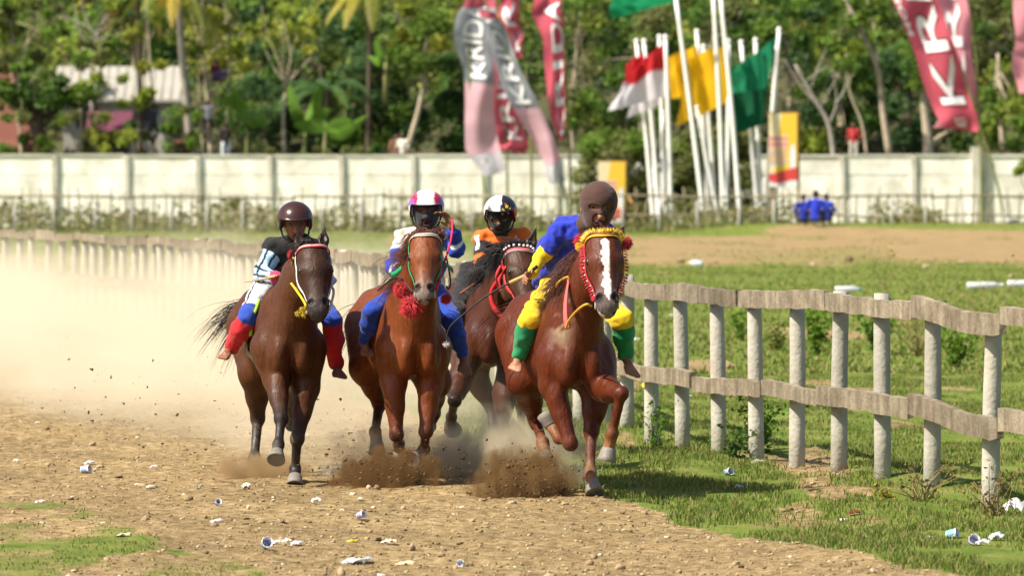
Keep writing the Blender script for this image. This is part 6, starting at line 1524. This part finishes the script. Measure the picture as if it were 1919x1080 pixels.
# ------------------------------------------------------------------ dust in the air
def vol_mat(name, color, aniso, build):
    m = bpy.data.materials.new(name); m.use_nodes = True; nt = m.node_tree; N = nt.nodes; L = nt.links
    N.remove(N['Principled BSDF']); v = N.new('ShaderNodeVolumePrincipled'); v.inputs['Color'].default_value = (*color, 1); v.inputs['Anisotropy'].default_value = aniso
    L.new(v.outputs[0], N['Material Output'].inputs['Volume'])
    tc = N.new('ShaderNodeTexCoord'); sep = N.new('ShaderNodeSeparateXYZ'); L.new(tc.outputs['Object'], sep.inputs[0])
    def mth(op, a, b=None, c=None):
        n = N.new('ShaderNodeMath'); n.operation = op
        for i, q in enumerate((a, b, c)):
            if q is None: continue
            if isinstance(q, (int, float)): n.inputs[i].default_value = q
            else: L.new(q, n.inputs[i])
        return n.outputs[0]
    def sstep(x, a, b, lo=0.0, hi=1.0):
        n = N.new('ShaderNodeMapRange'); n.interpolation_type = 'SMOOTHSTEP'
        for i, q in enumerate((x, a, b, lo, hi)):
            if isinstance(q, (int, float)): n.inputs[i].default_value = q
            else: L.new(q, n.inputs[i])
        return n.outputs[0]
    def noise(s, d=3, off=(0, 0, 0), scl=(1, 1, 1)):
        mp = N.new('ShaderNodeMapping'); mp.inputs['Location'].default_value = off; mp.inputs['Scale'].default_value = scl; L.new(tc.outputs['Object'], mp.inputs[0])
        t = N.new('ShaderNodeTexNoise'); t.inputs['Scale'].default_value = s; t.inputs['Detail'].default_value = d; L.new(mp.outputs[0], t.inputs['Vector']); return t.outputs['Fac']
    L.new(build(sep.outputs, mth, sstep, noise, tc), v.inputs['Density'])
    return m
def cloud(o, mth, sstep, noise, tc):
    x, y, z = o
    n1 = noise(.8, 3, (3, 1, 0), (1, .35, 1.3)); n2 = noise(3.0, 4, (0, 4, 2), (1, .4, 1.1))
    n = mth('MULTIPLY_ADD', n2, .35, mth('MULTIPLY', n1, .65))
    front = mth('ADD', mth('MULTIPLY', mth('MAXIMUM', mth('MULTIPLY_ADD', x, -1.0, -1.45), 0.0), 3.1), 32.9)
    fy = mth('MULTIPLY', sstep(mth('SUBTRACT', mth('MULTIPLY_ADD', n, 3.0, y), front), 1.2, 4.0), sstep(y, 66, 80, 1, 0))
    top = sstep(x, -2.2, .3, 1.27, 1.05)
    fz = sstep(mth('MULTIPLY_ADD', mth('SUBTRACT', n, .5), -2.2, z), .15, top, 1, 0)
    fz = mth('POWER', fz, 1.3)
    fx = mth('MULTIPLY', sstep(mth('MULTIPLY_ADD', mth('SUBTRACT', n, .5), 1.2, x), -1.3, .75, 1, 0), sstep(x, -13.5, -11, 0, 1))
    g = mth('MULTIPLY', mth('MULTIPLY', fy, fz), fx)
    return mth('MULTIPLY', mth('MULTIPLY', g, sstep(n, .36, .60, .12, 1.6)), DUST)
DUST = .175
M_dust = vol_mat('airborne_dust', (.945, .84, .645), -.05, cloud)
mb = MB(); mb.box((-6, 56.5, 1.15), 16.4, 48, 2.5)
d_ = mb.build('dust_cloud', [M_dust], (0, 0, 0), smooth=False); d_['kind'] = 'stuff'; d_['label'] = 'pale cloud of dust hanging behind the galloping horses'; d_['category'] = 'dust'
def puff(label, px, py, D, rx, ry, rz, dens, color, seed):
    c = W(px, py, D)
    def f(o, mth, sstep, noise, tc):
        x, y, z = o
        r2 = mth('SQRT', mth('ADD', mth('ADD', mth('POWER', mth('DIVIDE', x, rx), 2.0), mth('POWER', mth('DIVIDE', y, ry), 2.0)), mth('POWER', mth('DIVIDE', z, rz), 2.0)))
        n = noise(8.0, 6, (seed, seed * 2, 0), (1, 1, .55)); e = mth('ADD', r2, mth('MULTIPLY_ADD', n, 3.4, -1.75))
        return mth('MULTIPLY', mth('MULTIPLY', sstep(e, .25, .85, 1, 0), sstep(r2, .8, 1.0, 1, 0)), dens)
    m = vol_mat('kicked_earth', color, .1, f)
    Vv, Ff = lathe([(math.sin(t), -math.cos(t)) for t in np.linspace(.05, 3.09, 10)], 16)
    o = link('dust_puff', mk_mesh('dust_puff', Vv * A(rx, ry, rz), Ff, [m]), None, c, kind='stuff', label=label, cat='dust')
puff('dark burst of earth under the bright bay horse', 728, 902, 32.0, .40, .36, .23, 40, (.24, .14, .06), 1)
puff('dark burst of earth thrown up behind the chestnut horse', 982, 915, 31.0, .36, .34, .27, 40, (.29, .18, .08), 2)
puff('grey-brown puff of dust between the bay and the chestnut', 865, 885, 33.0, .40, .4, .30, 7, (.58, .47, .32), 3)
puff('low puff of dust at the hooves of the dark bay', 492, 886, 32.9, .34, .3, .15, 16, (.50, .36, .20), 4)
puff('pale dust drifting over the legs of the brown horse', 935, 850, 33.6, .45, .5, .35, 3.0, (.85, .74, .54), 5)
puff('pale dust rolling behind the hind legs of the chestnut', 1020, 850, 32.0, .45, .6, .30, 2.2, (.85, .74, .54), 6)
puff('pale dust rolling around the legs of the bright bay', 760, 870, 33.0, .75, .6, .30, 2.2, (.88, .78, .58), 7)
# clods in the air
n = 2200
cx = np.concatenate([RNG.normal(725, 62, 900), RNG.normal(985, 52, 900), RNG.normal(860, 40, 150), RNG.uniform(60, 700, 250)]); cy = np.concatenate([910 - np.abs(RNG.normal(0, 34, 900)), 930 - np.abs(RNG.normal(0, 36, 900)), RNG.normal(890, 30, 150), RNG.normal(800, 70, 250)])
cd = np.concatenate([RNG.normal(31.9, .25, 900), RNG.normal(30.7, .25, 900), RNG.normal(32.8, .25, 150), RNG.uniform(33, 34.5, 250)])
P_ = np.array([W(a, min(b, 945), c) for a, b, c in zip(cx, cy, cd)]); P_ = P_[P_[:, 2] > .01]; n = len(P_)
V_, F_, C_ = scatter_blobs(P_, .0022 + .0085 * RNG.random(n) ** 4, A(.11, .07, .035) * (.6 + .9 * RNG.random((n, 1))), RNG, .8)
link('flying_clods', mk_mesh('flying_clods', V_, F_, [M_stone], C_, smooth=False), kind='stuff', label='small clods of earth flung up by the hooves', cat='clods')
